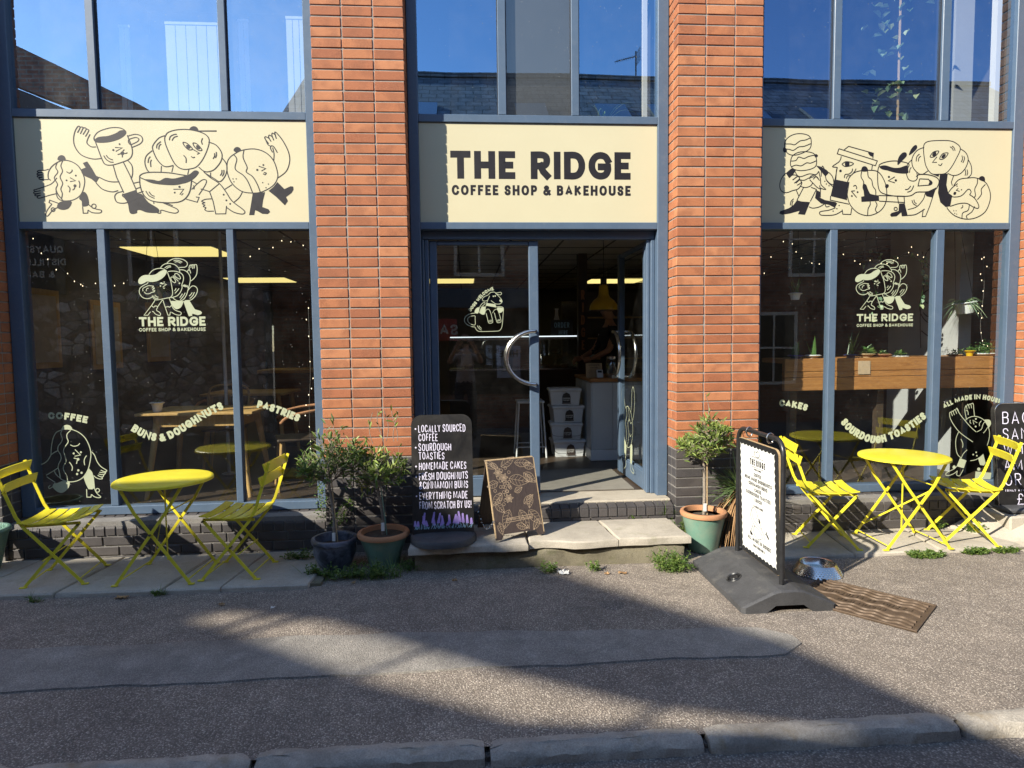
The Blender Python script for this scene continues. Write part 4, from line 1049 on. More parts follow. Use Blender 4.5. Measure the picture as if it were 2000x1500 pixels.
# ================================================================ vinyl on the panes
GY = FY+.0345                                # outer face of the window panes
def pix_ink(Y, ox, oy, s):
    """art traced in picture units (offset, scale) and laid onto the pane's plane"""
    return Ink(lambda x, y: on_y(ox+x/s, oy+y/s, Y), (0, -1, 0))
LOGO = '''
s 425,470 480,405 560,372 640,372 700,400
f 250,580 262,540 300,500 350,478 420,475 480,478 540,462 600,420 660,395 710,400 715,430 690,480 640,530 570,570 500,588 440,588 400,580 350,605 300,625 262,615
s 610,370 640,325 700,292 780,290 850,310 900,355 925,400 925,435
s 710,295 750,250 820,215 900,208 980,225 1040,265 1050,310 1020,345 960,352 915,352
s 735,420 800,412 880,420 950,450 985,500 985,560 960,640 965,680 940,750 890,810 830,835 780,845
s 725,425 750,500 780,580 800,680 810,780 780,835 700,855 600,875 540,880 500,855 480,810
s 930,390 990,395 1050,430 1090,490 1098,560 1080,650 1060,720 1040,790 1000,860 950,895 890,895 840,870 810,840
s 1060,730 1080,700 1120,660 1160,655 1200,680 1215,730 1190,800 1150,850 1100,885 1010,892
s 1045,435 1060,400 1080,385 1078,350 1090,320
s 1070,400 1090,400 1105,450
s 1090,320 1100,312 1112,320 1108,360
s 1115,320 1130,308 1142,320 1135,375
s 1140,320 1158,308 1168,320 1160,370
s 1165,315 1190,305 1205,330 1210,400 1195,480 1150,540 1105,575
o 845,470 855,455 885,455 920,485 938,530 920,540 880,520 850,495
o 780,530 790,510 820,515 850,555 860,590 840,598 800,575
l 815,485 905,580
d 921,610,14 672,591,10 612,655,12
s 640,600 610,610 650,625
l 615,605 710,630 650,672
l 655,690 685,690
s 840,735 860,710 865,690
s 848,775 880,740 915,695
s 925,845 950,815 970,780
s 935,880 985,820 1015,765
s 1080,820 1110,790 1130,760
s 1090,860 1140,810 1165,755
s 825,248 870,235 920,245 968,270
s 845,270 890,258 945,285
s 680,365 720,335 780,325
s 710,375 745,350 785,345
s 410,590 400,615 350,640 290,680 268,730 280,790 330,845 400,862 450,850 480,830
s 330,740 325,700 370,670 420,650 470,655
s 345,750 380,780 430,780 470,760 520,750
s 470,655 500,660 470,690
s 490,690 515,690 480,715
s 480,720 520,730 490,755
s 380,740 390,700 420,690
s 500,815 530,855 580,860
s 520,800 550,830 580,835
s 975,640 985,660 1000,635 1005,670
s 1005,670 1025,640 1025,675
s 1025,675 1050,650 1060,690
l 525,885 470,970 345,1130 405,1132 450,1075
l 645,880 570,990
s 470,975 500,1000 530,980 570,990
s 570,990 550,1050 600,1085 615,1120 590,1135 530,1110 495,1070 480,1075
l 650,880 690,1000 735,1130 765,1130 775,1075
l 755,850 800,970
s 695,1000 740,990 760,1000 795,970
s 795,970 830,1030 880,1060 940,1080 950,1110 920,1130 850,1115 790,1080
f 780,905 850,900 960,900 985,910 960,980 920,1020 860,1030 810,980
p 985,900 1085,893 1150,1000 1175,1035 1260,1060 1290,1085 1275,1115 1220,1130 1150,1110 1130,1105 1130,1140 1075,1150 1030,1030
'''
def logo(label, ox, oy, s, x0, x1, yb1, yb2, h1, h2):
    t = thing('window_decal', label, 'decal', (0, 0, 0), 0, 'walking figures logos'); ink = pix_ink(GY, ox, oy, s); ink.ops(LOGO, .0055)
    ink.build('drawing', M['vinyl'], t); ink = plane_ink(GY)
    a, b = on_y(x0, yb1, GY), on_y(x1, yb1, GY); fit_text(ink, 'THE RIDGE', a.x, b.x, a.z, h1, h1*.235, gap=.10, wid=1.0, sp=.34)
    a, b = on_y(x0, yb2, GY), on_y(x1, yb2, GY); fit_text(ink, 'COFFEE SHOP & BAKEHOUSE', a.x, b.x, a.z, h2, h2*.2, gap=.18, sp=.36)
    ink.build('lettering', M['vinyl'], t)
logo('pale green walking croissant and cup logo on the middle pane of the left window', 240, 480, 8.335, 272, 402, 637.5, 647.5, .071, .026)
logo('pale green walking croissant and cup logo on the middle pane of the right window', 1644, 485.5, 9.55, 1673, 1783, 628, 638.5, .062, .024)
def arc_word(label, txt, pts, h, t, gap=.1, wid=.95, sp=.35):
    """lettering bent along the curve through the given picture points (base line)"""
    th = thing('window_decal', label, 'decal', (0, 0, 0), 0, 'arched words on the panes'); ink = plane_ink(GY)
    P = smooth_pts([tuple((on_y(*p, GY).x, on_y(*p, GY).z)) for p in pts], False, 12)
    d = [0]
    for a, b in zip(P, P[1:]): d.append(d[-1]+(b-a).length)
    st, L = text_strokes(txt, h, t, gap=gap, wid=wid, sp=sp); k = d[-1]/L
    for q, cl in st:
        o = []
        for a, b in q:
            s_ = min(max(a*k, 0), d[-1]-1e-6); i = max(j for j in range(len(d)-1) if d[j] <= s_+1e-9); f = (s_-d[i])/(d[i+1]-d[i]); p = P[i].lerp(P[i+1], f); tn = (P[i+1]-P[i]).normalized(); p = p+tn*(a*k-s_)
            o.append((p.x-tn.y*b, p.y+tn.x*b))
        ink.stroke(o, t, cl)
    ink.build('lettering', M['vinyl'], th)
arc_word('the word COFFEE arched over a drawing on the leftmost pane', 'COFFEE', [(94, 819), (122, 819), (150, 823), (170, 827)], .054, .0155)
arc_word('the words BUNS AND DOUGHNUTS curved across the left window', 'BUNS & DOUGHNUTS', [(255, 841), (285, 857), (318, 862), (350, 849), (380, 830), (410, 812), (438, 798)], .062, .0175)
arc_word('the word PASTRIES sloping down the third pane of the left window', 'PASTRIES', [(501, 796), (520, 801), (545, 809), (582, 824)], .060, .0172)
arc_word('the word CAKES on the first pane of the right window', 'CAKES', [(1521, 793), (1540, 795), (1558, 798), (1575, 803)], .056, .016)
arc_word('the words SOURDOUGH TOASTIES curved across the right window', 'SOURDOUGH TOASTIES', [(1641, 826), (1660, 846), (1690, 862), (1715, 866), (1745, 857), (1775, 842), (1810, 816)], .066, .0185)
arc_word('the words ALL MADE IN HOUSE arched at the right end of the right window', 'ALL MADE IN HOUSE', [(1844, 798), (1870, 786), (1900, 780), (1925, 781), (1953, 789)], .042, .0115, .13)
t = thing('window_decal', 'pale green striding coffee bean figure on the leftmost pane', 'decal'); ink = pix_ink(GY, 0, 780, 8.333)
ink.ops('''
s 1005,500 920,535 870,620 840,760 830,900
s 1180,492 1280,535 1380,620 1450,750 1480,880 1465,1020 1430,1150 1360,1260 1270,1320 1160,1342 1060,1325 985,1285 965,1180 945,1100
f 1003,495 1020,445 1060,420 1100,415 1150,435 1178,495 1090,490
s 1010,505 990,560 1015,640 990,710 950,760 945,830 985,900 995,970 955,1060 950,1120 975,1200 990,1290
s 1150,505 1095,560 1090,620 1110,690 1060,770 1035,840 1060,930 1075,1010 1035,1090 1040,1160 1085,1240 1100,1320
s 1145,740 1200,762 1265,750 1300,715
l 1220,815 1310,905 1215,925
d 1200,880,17 1317,860,17 1272,975,22 1275,1155,19 1328,1195,19 1255,1215,19
s 1200,955 1240,962 1275,975
s 1260,985 1252,1020 1245,1050
s 1130,1020 1165,1070 1180,1110 1170,1160
s 1410,915 1380,960 1370,1010 1380,1070
s 1490,850 1540,910 1580,1010 1640,1090 1730,1150 1735,1165 1700,1175 1640,1150
s 1735,1170 1710,1190 1690,1195 1620,1185
s 1720,1190 1700,1220 1650,1225 1605,1212
s 1690,1220 1680,1255 1640,1260 1590,1235
s 1660,1265 1665,1290 1620,1295 1560,1270 1525,1240
s 830,905 780,990 720,1040 670,1055
s 830,905 890,860 945,835
s 945,1115 870,1165 750,1235
s 885,1165 920,1230 990,1285
f 1000,1335 1080,1325 1135,1345 1125,1420 1080,1480 1010,1520 930,1500 860,1430 880,1370 940,1360
p 1360,1270 1430,1160 1450,1125 1500,1180 1530,1280 1545,1440 1500,1465 1440,1460 1400,1380
s 860,1420 810,1450 790,1430 820,1395
s 760,1260 820,1300 900,1350
l 1410,1460 1415,1590 1480,1592 1490,1545
s 1490,1545 1540,1585 1610,1600 1640,1585 1600,1550 1560,1500 1540,1445
e 1590,1480 30,30
''', .0064); ink.build('drawing', M['vinyl'], t)
t = thing('window_decal', 'pale green doughnut figure with raised hands at the right end of the right window', 'decal'); ink = pix_ink(GY, 1800, 770, 7.894)
ink.ops('''
s 430,290 440,370 500,480 580,580 680,660 790,735
s 545,230 600,320 680,420 760,510 840,580
s 430,290 440,275 455,285 475,335
s 455,280 470,260 485,270 505,320
s 490,265 505,240 520,250 540,300
s 525,240 540,215 555,230 570,270
s 690,380 672,300 665,230 680,180 690,195 700,230
s 695,185 710,155 722,170 735,220
s 725,170 745,150 760,165 770,215
s 765,150 785,138 798,165 805,250 815,340
s 680,260 700,245 715,280 718,320
s 675,400 730,360 810,340 900,360 970,410 1020,490 1045,580 1040,680 1010,790
s 850,580 920,540 940,480 960,440 980,430
s 950,600 985,560 1010,520 1030,510
f 970,405 1010,390 1055,400 1070,450 1050,495 1030,505
d 835,380,14 832,497,14 795,930,12 840,895,12 850,948,12
l 855,440 790,400 805,465
s 750,395 745,430 762,450
s 920,410 890,450 892,490
s 570,580 530,680 525,800 550,920 610,985
s 605,690 635,760 630,825
s 610,985 640,920 700,855
s 750,1025 830,1010 890,975
p 590,985 690,1020 650,1140 540,1110
f 480,1110 500,1095 520,1110 520,1140 495,1150 478,1135
s 540,1110 500,1150 420,1190 375,1220 380,1250 430,1250 500,1220 550,1180
s 550,1180 540,1240 560,1255 590,1250 640,1160
p 870,990 950,920 985,1060 960,1100 900,1090
p 820,1310 830,1190 1075,1210 1060,1310
d 880,1155,26
''', .0056); ink.build('drawing', M['vinyl'], t)
t = thing('window_decal', 'pale green DOGS WELCOME drawing of a dog sitting in a mug on the closed door', 'decal'); ink = pix_ink(DY+.0215, 890, 550, 13.636)
ink.ops('''
s 860,360 905,310 950,285 1030,280 1060,300
s 1060,300 1120,300 1190,285 1220,310 1200,350 1130,345 1060,310
s 1060,310 1120,365 1190,440 1230,490
f 1165,515 1170,490 1200,475 1240,500 1240,550 1200,545
s 1230,550 1190,590 1110,600 1050,585 1000,550 940,505
s 905,380 880,440 855,490 800,515 740,515 712,480 730,430 790,390 860,360
d 1003,390,20 1052,383,20
s 850,500 820,600 790,700 760,850
p 825,570 1060,605 1085,690 810,640
s 640,840 620,760 640,680 700,590 760,555 785,580 740,630 690,680 680,760
f 510,830 515,760 560,705 620,690 600,840
f 650,840 680,690 790,680 770,870
s 1085,670 1180,665 1260,690 1272,750 1260,900 1250,1060 1225,1220 1170,1300 1100,1318 800,1328 620,1325 550,1280 515,1215 440,1200 330,1160 255,1090 232,1020 260,940 330,880 420,850 520,840
f 1100,700 1200,690 1260,710 1255,790 1160,830
o 340,960 390,925 510,915 518,1000 515,1150 400,1130 335,1070 320,1000
s 770,850 800,770 850,735 890,745 930,820 960,930 985,1050 980,1090 920,1110 875,1090 850,1000 810,840
s 985,840 1020,770 1070,735 1110,745 1150,830 1180,930 1205,1030 1200,1075 1140,1095 1095,1070 1060,950 1030,830
l 885,1030 895,1075
l 915,1020 925,1075
l 945,1015 955,1070
l 1110,1020 1120,1065
l 1140,1005 1150,1060
l 1160,1000 1172,1050
s 580,1170 600,1220 640,1265 690,1295
s 625,1175 645,1215 690,1250
''', .0042); ink.build('drawing', M['vinyl'], t)
ink = plane_ink(DY+.0215); P = smooth_pts([(on_y(*p, DY).x, on_y(*p, DY).z) for p in [(919.5, 608.5), (930, 595), (941, 581), (953, 571), (965, 566)]], False, 12); d = [0]
for a, b in zip(P, P[1:]): d.append(d[-1]+(b-a).length)
st, L = text_strokes('DOGS WELCOME', .027, .0068, gap=.14, sp=.4); k = d[-1]/L
for q, cl_ in st:
    o = []
    for a, b in q:
        s_ = min(max(a*k, 0), d[-1]-1e-6); i = max(j for j in range(len(d)-1) if d[j] <= s_+1e-9); p = P[i].lerp(P[i+1], (s_-d[i])/(d[i+1]-d[i])); tn = (P[i+1]-P[i]).normalized(); o.append((p.x-tn.y*b, p.y+tn.x*b))
    ink.stroke(o, .0068, cl_)
ink.build('lettering', M['vinyl'], t)
# bun figure on the opened leaf (its pane faces left)
t = thing('window_decal', 'pale green cheering bun figure low on the opened door', 'decal'); XD = 2.5305
ink = Ink(lambda x, y: Vector((XD, .50+x*.60, .52+y*.62)), (-1, 0, 0))
ink.ops('''
s .20,.55 .12,.70 .10,.90 .16,1.02 .24,.98 .26,.80 .30,.66
s .62,.66 .70,.82 .72,.98 .80,1.0 .86,.92 .84,.70 .72,.52
o .48,.72 .30,.64 .20,.48 .22,.30 .34,.16 .52,.12 .68,.22 .76,.40 .72,.58 .62,.68
s .46,.70 .40,.58 .48,.46 .42,.32 .50,.14
s .58,.70 .54,.58 .62,.46 .56,.32 .60,.16
d .30,.50,.018 .38,.53,.018
s .28,.34 .34,.30 .38,.34
f .24,.20 .34,.14 .34,-.06 .26,-.08 .22,.05
f .58,.14 .70,.20 .70,-.02 .62,-.06 .58,.05
s .26,-.08 .22,-.14 .14,-.16 .16,-.20 .32,-.18 .34,-.06
s .62,-.06 .60,-.16 .72,-.24 .80,-.22 .70,-.10 .70,-.02
''', .0064); ink.build('drawing', M['vinyl'], t)
# ================================================================ bistro furniture
def slat(L, w, th, curve, n=6):
    """strip along y, curved upwards at both ends"""
    vs = []
    for i in range(n+1):
        y = -L/2+L*i/n; z = curve*(2*y/L)**2; vs += [(-w/2, y, z), (w/2, y, z), (w/2, y, z-th), (-w/2, y, z-th)]
    fs = [(4*i+a, 4*i+4+a, 4*i+4+(a+1) % 4, 4*i+(a+1) % 4) for i in range(n) for a in range(4)]+[(0, 1, 2, 3), (4*n+3, 4*n+2, 4*n+1, 4*n)]
    return MB().add(vs, fs)
SEAT = slat(.40, .060, .006, .014).mesh('seat_slat', M['yellow'])
BACK = slat(.41, .062, .008, -.010, 8).mesh('back_slat', M['yellow'])
def make_chair():
    t = thing('folding_chair', 'x', 'chair')
    xs = [-.155, -.080, -.005, .070, .145]; zs = [.420, .410, .409, .414, .424]; rt = [.20, .08, -.04, -.10, -.16]
    for x, z, r in zip(xs, zs, rt): link('seat_slat', SEAT, t, (x, 0, z), (0, r, 0))
    for z, x in ((.665, -.252), (.755, -.283)): link('back_slat', BACK, t, (x, 0, z), (0, R(-74), 0))
    for s in (-1, 1):
        y = s*.182; mb = MB()
        P = [(-.293, y, .785), (-.235, y, .60), (-.190, y, .47), (-.150, y, .40), (.175, y, .008)]
        for a, b in zip(P, P[1:]): mb.bar(a, b, .019, .007)
        mb.bar((.165, y, .004), (.205, y, .004), .007, .021); mb.build('leg', M['yellow'], t)
        mb = MB(); y2 = s*.168
        mb.bar((.165, y2, .405), (-.170, y2, .008), .019, .007); mb.bar((-.16, y2, .004), (-.20, y2, .004), .007, .021); mb.build('leg', M['yellow'], t)
        MB().bar((-.175, s*.155, .403), (.168, s*.155, .405), .018, .006).build('seat_rail', M['yellow'], t)
        MB().tube([(-.018, s*.160, .222), (-.018, s*.192, .222)], .007, 8).build('pivot', M['rivet'], t)
        MB().tube([(.160, s*.160, .398), (.160, s*.190, .398)], .006, 8).build('pivot', M['rivet'], t)
    for x, z, yw in ((.150, .035, .182), (-.145, .035, .168), (-.06, .17, .168)):
        MB().tube([(x, -yw, z), (x, yw, z)], .0045, 6).build('cross_rod', M['yellow'], t)
    return t
def make_table():
    t = thing('folding_table', 'x', 'table')
    top = MB().lathe([(0, .668), (.285, .668), (.300, .666), (.307, .660), (.308, .646), (.304, .644), (.300, .656), (.280, .660), (0, .660)], 48).build('table_top', M['yellow'], t, True)
    for s in (-1, 1):
        for k in (-1, 1):
            y = s*(.205+.004*k); mb = MB(); P = [(-.235*k, y, .008), (0, y, .335), (.10*k, y, .475), (.205*k, y*.9, .650)]
            for a, b in zip(P, P[1:]): mb.bar(a, b, .019, .007)
            mb.bar((-.225*k, y, .004), (-.262*k, y, .004), .007, .022); mb.build('leg', M['yellow'], t)
        MB().tube([(0, s*.192, .335), (0, s*.222, .335)], .007, 8).build('pivot', M['rivet'], t)
    for x, z in ((-.22, .03), (.22, .03), (.10, .475)): MB().tube([(x, -.205, z), (x, .205, z)], .0045, 6).build('cross_rod', M['yellow'], t)
    MB().bar((-.19, .20, .08), (.07, -.20, .43), .012, .005, (1, 0, 0)).build('brace', M['yellow'], t)
    MB().bar((0, .0, .10), (.0, .0, .64), .012, .005, (1, 0, 0)).build('brace', M['yellow'], t)
    for x in (-.205, .205): MB().bar((x, -.22, .650), (x, .22, .650), .02, .008, (0, 0, 1)).build('top_rail', M['yellow'], t)
    return t
C0 = make_chair(); T0 = make_table()
for i, (x, y, a, lab) in enumerate([(-1.655, -.40, 8, 'yellow folding chair at the far left, facing the left table'), (-.50, -.41, 176, 'yellow folding chair between the left table and the dark blue pot'),
                                    (3.80, -.24, -14, 'yellow folding chair partly hidden behind the white swing sign'), (4.88, -.27, 159, 'yellow folding chair at the far right in front of the chalkboard')]):
    o = C0 if i == 0 else copy_tree(C0); o.location = (x, y, .003); o.rotation_euler.z = R(a); tag(o, lab, 'chair', 'yellow folding chairs')
for i, (x, y, a, lab) in enumerate([(-.975, -.42, -2, 'round yellow folding table between the two chairs on the left'), (4.375, -.29, -3, 'round yellow folding table between the two chairs on the right')]):
    o = T0 if i == 0 else copy_tree(T0); o.location = (x, y, .003); o.rotation_euler.z = R(a); tag(o, lab, 'table', 'yellow folding tables')

# ================================================================ pavement signs
def rrect(w, z0, z1, r, n=6, rb=None):
    P = []; rb = r if rb is None else rb
    for cx, cz, a0, rr in ((w/2-rb, z0+rb, -90, rb), (w/2-r, z1-r, 0, r), (-w/2+r, z1-r, 90, r), (-w/2+rb, z0+rb, 180, rb)):
        for k in range(n+1): a = R(a0+90*k/n); P.append((cx+rr*math.cos(a), cz+rr*math.sin(a)))
    return P
# black chalkboard with moulded rubber foot, on the door step
cb = thing('chalkboard_sign', 'black chalkboard listing locally sourced coffee and cakes on the door step', 'sign', (.90, -.36, .160), R(2))
lean = Matrix.Rotation(R(-8), 4, 'X') @ Matrix.Translation((0, 0, .03))
mb = MB(); mb.M = lean; mb.prism(rrect(.435, .0, .86, .075, 6, .01), -.022, .022); mb.build('board', M['blackboard'], cb)
mb = MB(); vs = []; ringn = 28
for r, z in ((1, 0), (1, .028), (.96, .044), (.82, .052), (.45, .058), (.0, .06)):
    for k in range(ringn):
        a = 2*math.pi*k/ringn; x = .235*r*math.copysign(abs(math.cos(a))**.75, math.cos(a)); y = (.225 if math.sin(a) < 0 else .10)*r*math.sin(a); vs.append((x, y-.0, z))
mb.add(vs, [(r*ringn+k, r*ringn+(k+1) % ringn, (r+1)*ringn+(k+1) % ringn, (r+1)*ringn+k) for r in range(5) for k in range(ringn)]+[tuple(range(ringn))[::-1]]); mb.build('foot', M['rubber'], cb, True)
nrm = (lean.to_3x3() @ Vector((0, -1, 0)))
ink = Ink(lambda x, z: lean @ Vector((x, -.0225, z)), nrm)
rows = [('•LOCALLY SOURCED', .735), ('COFFEE', .672), ('•SOURDOUGH', .602), ('TOASTIES', .540), ('•HOMEMADE CAKES', .468), ('•FRESH DOUGHNUTS', .395), ('&CINNAMON BUNS', .332), ('•EVERYTHING MADE', .258), ('FROM SCRATCH BY US!', .190)]
for txt, z in rows:
    x = -.165
    if txt[0] == '•': ink.dot(-.186, z+.026, .006); txt = txt[1:]
    w = {'LOCALLY SOURCED': .335, 'COFFEE': .135, 'SOURDOUGH': .23, 'TOASTIES': .18, 'HOMEMADE CAKES': .335, 'FRESH DOUGHNUTS': .345, '&CINNAMON BUNS': .345, 'EVERYTHING MADE': .340, 'FROM SCRATCH BY US!': .365}[txt]
    st, L = text_strokes(txt, .053, .0047, gap=.19, wid=.62, jit=.05, sp=.3); k = w/L
    for pts, cl_ in st: ink.stroke([(x+a*k, z+b) for a, b in pts], .0047, cl_)
ink.build('lettering', M['chalk'], cb)
i1 = Ink(lambda x, z: lean @ Vector((x, -.0228, z)), nrm); i2 = Ink(lambda x, z: lean @ Vector((x, -.0226, z)), nrm); rnd = random.Random(4)
for k in range(19):
    x = -.195+k*.0215+rnd.uniform(-.006, .006); hgt = rnd.uniform(.05, .13); dx = rnd.uniform(-.02, .03); z0 = .055
    i2.stroke([(x, z0), (x+dx*.5, z0+hgt*.5), (x+dx, z0+hgt)], .0025)
    for q in range(int(hgt/.010)):
        f = .35+.65*q/max(1, int(hgt/.010)); r = .0062*(1.15-f*.6)
        for sgn in (-1, 1): i1.dot(x+dx*f+sgn*r*.9, z0+hgt*f, r, 6)
for k in range(60): x = rnd.uniform(-.205, .205); i2.stroke([(x, .05), (x+rnd.uniform(-.02, .02), .05+rnd.uniform(.012, .04))], .0028)
tag(i1.build('painted_lavender', M['lav1'], cb), kind='stuff'); tag(i2.build('painted_stems', M['lav2'], cb), kind='stuff')
# small brown engraved A-frame on the step
af = thing('a_frame_sign', 'small brown wooden A-frame sign engraved with coffee leaves beside the chalkboard', 'sign', (1.385, -.24, .160), R(20))
def a_panel(sgn):
    Mx = Matrix.Translation((0, sgn*.006, .545)) @ Matrix.Rotation(R(18)*sgn, 4, 'X')
    mb = MB(); mb.M = Mx; mb.prism([(-.185, 0), (-.19, -.56), (-.145, -.56), (-.125, -.525), (.125, -.525), (.145, -.56), (.19, -.56), (.185, 0)], -.006, .006); return mb, Mx
mb, Mf = a_panel(-1); mb.build('front_panel', M['burnt'], af); mb2, Mb = a_panel(1); mb2.build('back_panel', M['burnt'], af)
MB().box(-.185, .185, -.012, .012, .538, .552, .002).build('hinge_edge', M['ply'], af)
mb = MB(); mb.M = Mf
for s in (-1, 1): mb = MB(); mb.M = Mf; mb.box(s*.187-.0035, s*.187+.0035, -.0065, .0065, -.545, -.002); mb.build('panel_edge', M['ply'], af)
ink = Ink(lambda x, z: Mf @ Vector((x, -.0062, z)), Mf.to_3x3() @ Vector((0, -1, 0))); rnd = random.Random(9)
def leaf_art(x, z, L, a, wd=.42, nv=6):
    c, s = math.cos(a), math.sin(a); T = lambda u, v: (x+c*u*L-s*v*L, z+s*u*L+c*v*L)
    for sg_ in (1, -1): ink.stroke([T(u/10, sg_*wd*.5*math.sin(math.pi*(u/10)**.8)) for u in range(11)], .0022)
    ink.stroke([T(0, 0), T(1, 0)], .002)
    for k in range(1, nv):
        u = k/nv
        for sg_ in (1, -1): ink.stroke([T(u-.04, 0), T(min(1, u+.10), sg_*wd*.44*math.sin(math.pi*min(1, u+.08)**.8))], .0016)
for x, z, L, a, w in [(-.13, -.06, .10, 2.4, .5), (-.08, -.05, .13, .5, .45), (.03, -.03, .13, -.1, .45), (.10, -.05, .09, -.3, .6), (-.03, -.14, .16, -.25, .5), (.09, -.11, .12, -.7, .55), (-.12, -.16, .09, 3.4, .6), (-.10, -.24, .12, 3.9, .5), (.12, -.27, .10, -1.8, .5), (-.06, -.36, .14, -2.0, .5), (.02, -.37, .15, -1.2, .45), (.09, -.38, .14, -.9, .5), (.0, -.24, .07, .4, .6), (-.15, -.44, .09, -1.4, .5)]: leaf_art(x, z, L, a, w)
for x, z, L, a, w in [(-.16, -.02, .07, -.6, .5), (.15, -.18, .08, 2.2, .5), (-.16, -.30, .10, -.9, .5), (.06, -.33, .10, .6, .5), (-.02, -.47, .09, -.4, .5), (.16, -.45, .09, -2.2, .5)]: leaf_art(x, z, L, a, w)
for k in range(26): ink.stroke([(cx_+.011*math.cos(q*.7), cz_+.011*math.sin(q*.7)) for cx_, cz_ in [(-.09+rnd.gauss(.02, .035), -.21+rnd.gauss(0, .075))] for q in range(9)], .0022, True)
for fx, fz in ((-.11, -.09), (-.07, -.13), (-.05, -.28)):
    for q in range(6): a = q*1.047; leaf_art(fx, fz, .034, a, .5, 2)
ink.stroke([(-.09, -.42), (.11, -.41), (.11, -.437), (-.09, -.447)], .003, True)
write(ink, 'COFFEEFACTORY.CO.UK', .012, .0022, .01, -.4345)
ink.build('engraving', M['etch'], af)
mb = MB()
for k in range(13):
    f = k/12; p = Vector((-.195, -.15+.30*f, .14-.085*math.sin(math.pi*f))); a0 = .5 if k % 2 else 0
    mb.tube([p+Vector((.008*math.cos(w)*(a0 > 0), .013*math.sin(w), .008*math.cos(w)*(a0 == 0))) for w in [q*math.pi/4 for q in range(8)]], .0022, 5, closed=True)
mb.build('chain', M['steel'], af)
# white swing sign on a black rubber base
sw = thing('swing_sign', 'white scalloped swing board in a black tube frame on a rubber base', 'sign', (2.935, -.95, GZ), R(0))
mb = MB(); vs = []; prof = [(-.285, 0), (-.285, .035), (-.10, .118), (-.055, .128), (.055, .128), (.10, .118), (.285, .035), (.285, 0), (.15, 0), (.09, .045), (-.09, .045), (-.15, 0)]
npf = len(prof)
for y, k in ((-.415, .93), (-.40, 1), (.40, 1), (.415, .93)): vs += [(x*k, y, z*(k if z > .04 else 1)) for x, z in prof]
fs = [(r*npf+i, r*npf+(i+1) % npf, (r+1)*npf+(i+1) % npf, (r+1)*npf+i) for r in range(3) for i in range(npf)]
tri = mgeo.tessellate_polygon([[Vector((x, z, 0)) for x, z in prof]]); fs += [tuple(t_) for t_ in tri]+[tuple(3*npf+i for i in t_) for t_ in tri]
base = mb.add(vs, fs).build('base', M['rubber'], sw)
mb = MB(); mb.lathe([(.001, .004), (.022, .006), (.026, .0), (.04, .0), (.046, .006), (.05, 0)], 20); mb.M = None
pl = mb.build('filler_plug', M['black'], base, True); pl.location = (-.185, -.06, .083); pl.rotation_euler = (0, R(-24), 0)
fr = MB(); hw = .312; zt = .99; fp = [(0, -hw, .10)]+[(0, -hw, .89)]
for k in range(1, 7): a = R(90*k/6); fp.append((0, -hw+.09-.09*math.cos(a), zt-.09+.09*math.sin(a)))
for k in range(0, 6): a = R(90*k/6); fp.append((0, hw-.09+.09*math.sin(a), zt-.09+.09*math.cos(a)))
fp += [(0, hw, .89), (0, hw, .10)]
fr.tube(fp, .0155, 12).build('frame', M['black'], sw, True)
# hanging board: faces -x, tilts a little on its rings
tilt = Matrix.Translation((-.012, .0, .958)) @ Matrix.Rotation(R(-2.0), 4, 'Y')
mb = MB(); mb.M = tilt @ Matrix.Rotation(R(90), 4, 'Z'); mb.prism(rrect(.565, -.80, -.03, .045), -.009, .009); bd = mb.build('board', M['black'], sw)
mb = MB(); mb.M = tilt @ Matrix.Rotation(R(90), 4, 'Z'); mb.prism(rrect(.571, -.803, -.027, .047), -.006, .006); mb.build('board_edge', M['ply'], bd)
BN = tilt.to_3x3() @ Vector((-1, 0, 0)); bf = lambda o: (lambda x, z: tilt @ Vector((-.0092-o, -x, z)))
ik = Ink(bf(0), BN); P = []
def scal(ax, ay, bx, by, n, amp):
    d_ = Vector((bx-ax, by-ay)); nn = Vector((d_.y, -d_.x)).normalized()
    return [(ax+d_.x*i/(n*6)+nn.x*amp*abs(math.sin(math.pi*i/6)), ay+d_.y*i/(n*6)+nn.y*amp*abs(math.sin(math.pi*i/6))) for i in range(n*6)]
W_ = .243; T_, B_ = -.058, -.772
P = scal(-W_, T_, -W_, B_, 16, -.010)+scal(-W_, B_, W_, B_, 10, -.010)+scal(W_, B_, W_, T_, 16, -.010)+scal(W_, T_, -W_, T_, 10, -.010)
ik.fill(P); ik.build('white_face', M['white'], bd)
ik = Ink(bf(.0012), BN)
for txt, hgt, z in [('THE RIDGE', .040, -.175), ('COFFEE SHOP', .012, -.205), ('COFFEE', .024, -.245), ('HOME MADE DOUGHNUTS', .024, -.277), ('CINNAMON BUNS', .024, -.309), ('CAKES', .024, -.341), ('SOURDOUGH TOASTIES', .024, -.373), ('LUNCH', .024, -.405), ('-', .015, -.420), ('& MUCH MORE', .015, -.442), ('ALL MADE IN HOUSE', .026, -.668), ('DOG FRIENDLY', .018, -.702)]:
    write(ik, txt, hgt, hgt*.2, .01, z*1.03, gap=.24, wid=.78 if hgt < .03 else .62)
for z in (-.125, -.19): ik.stroke([(-.075, z), (.095, z)], .0025)
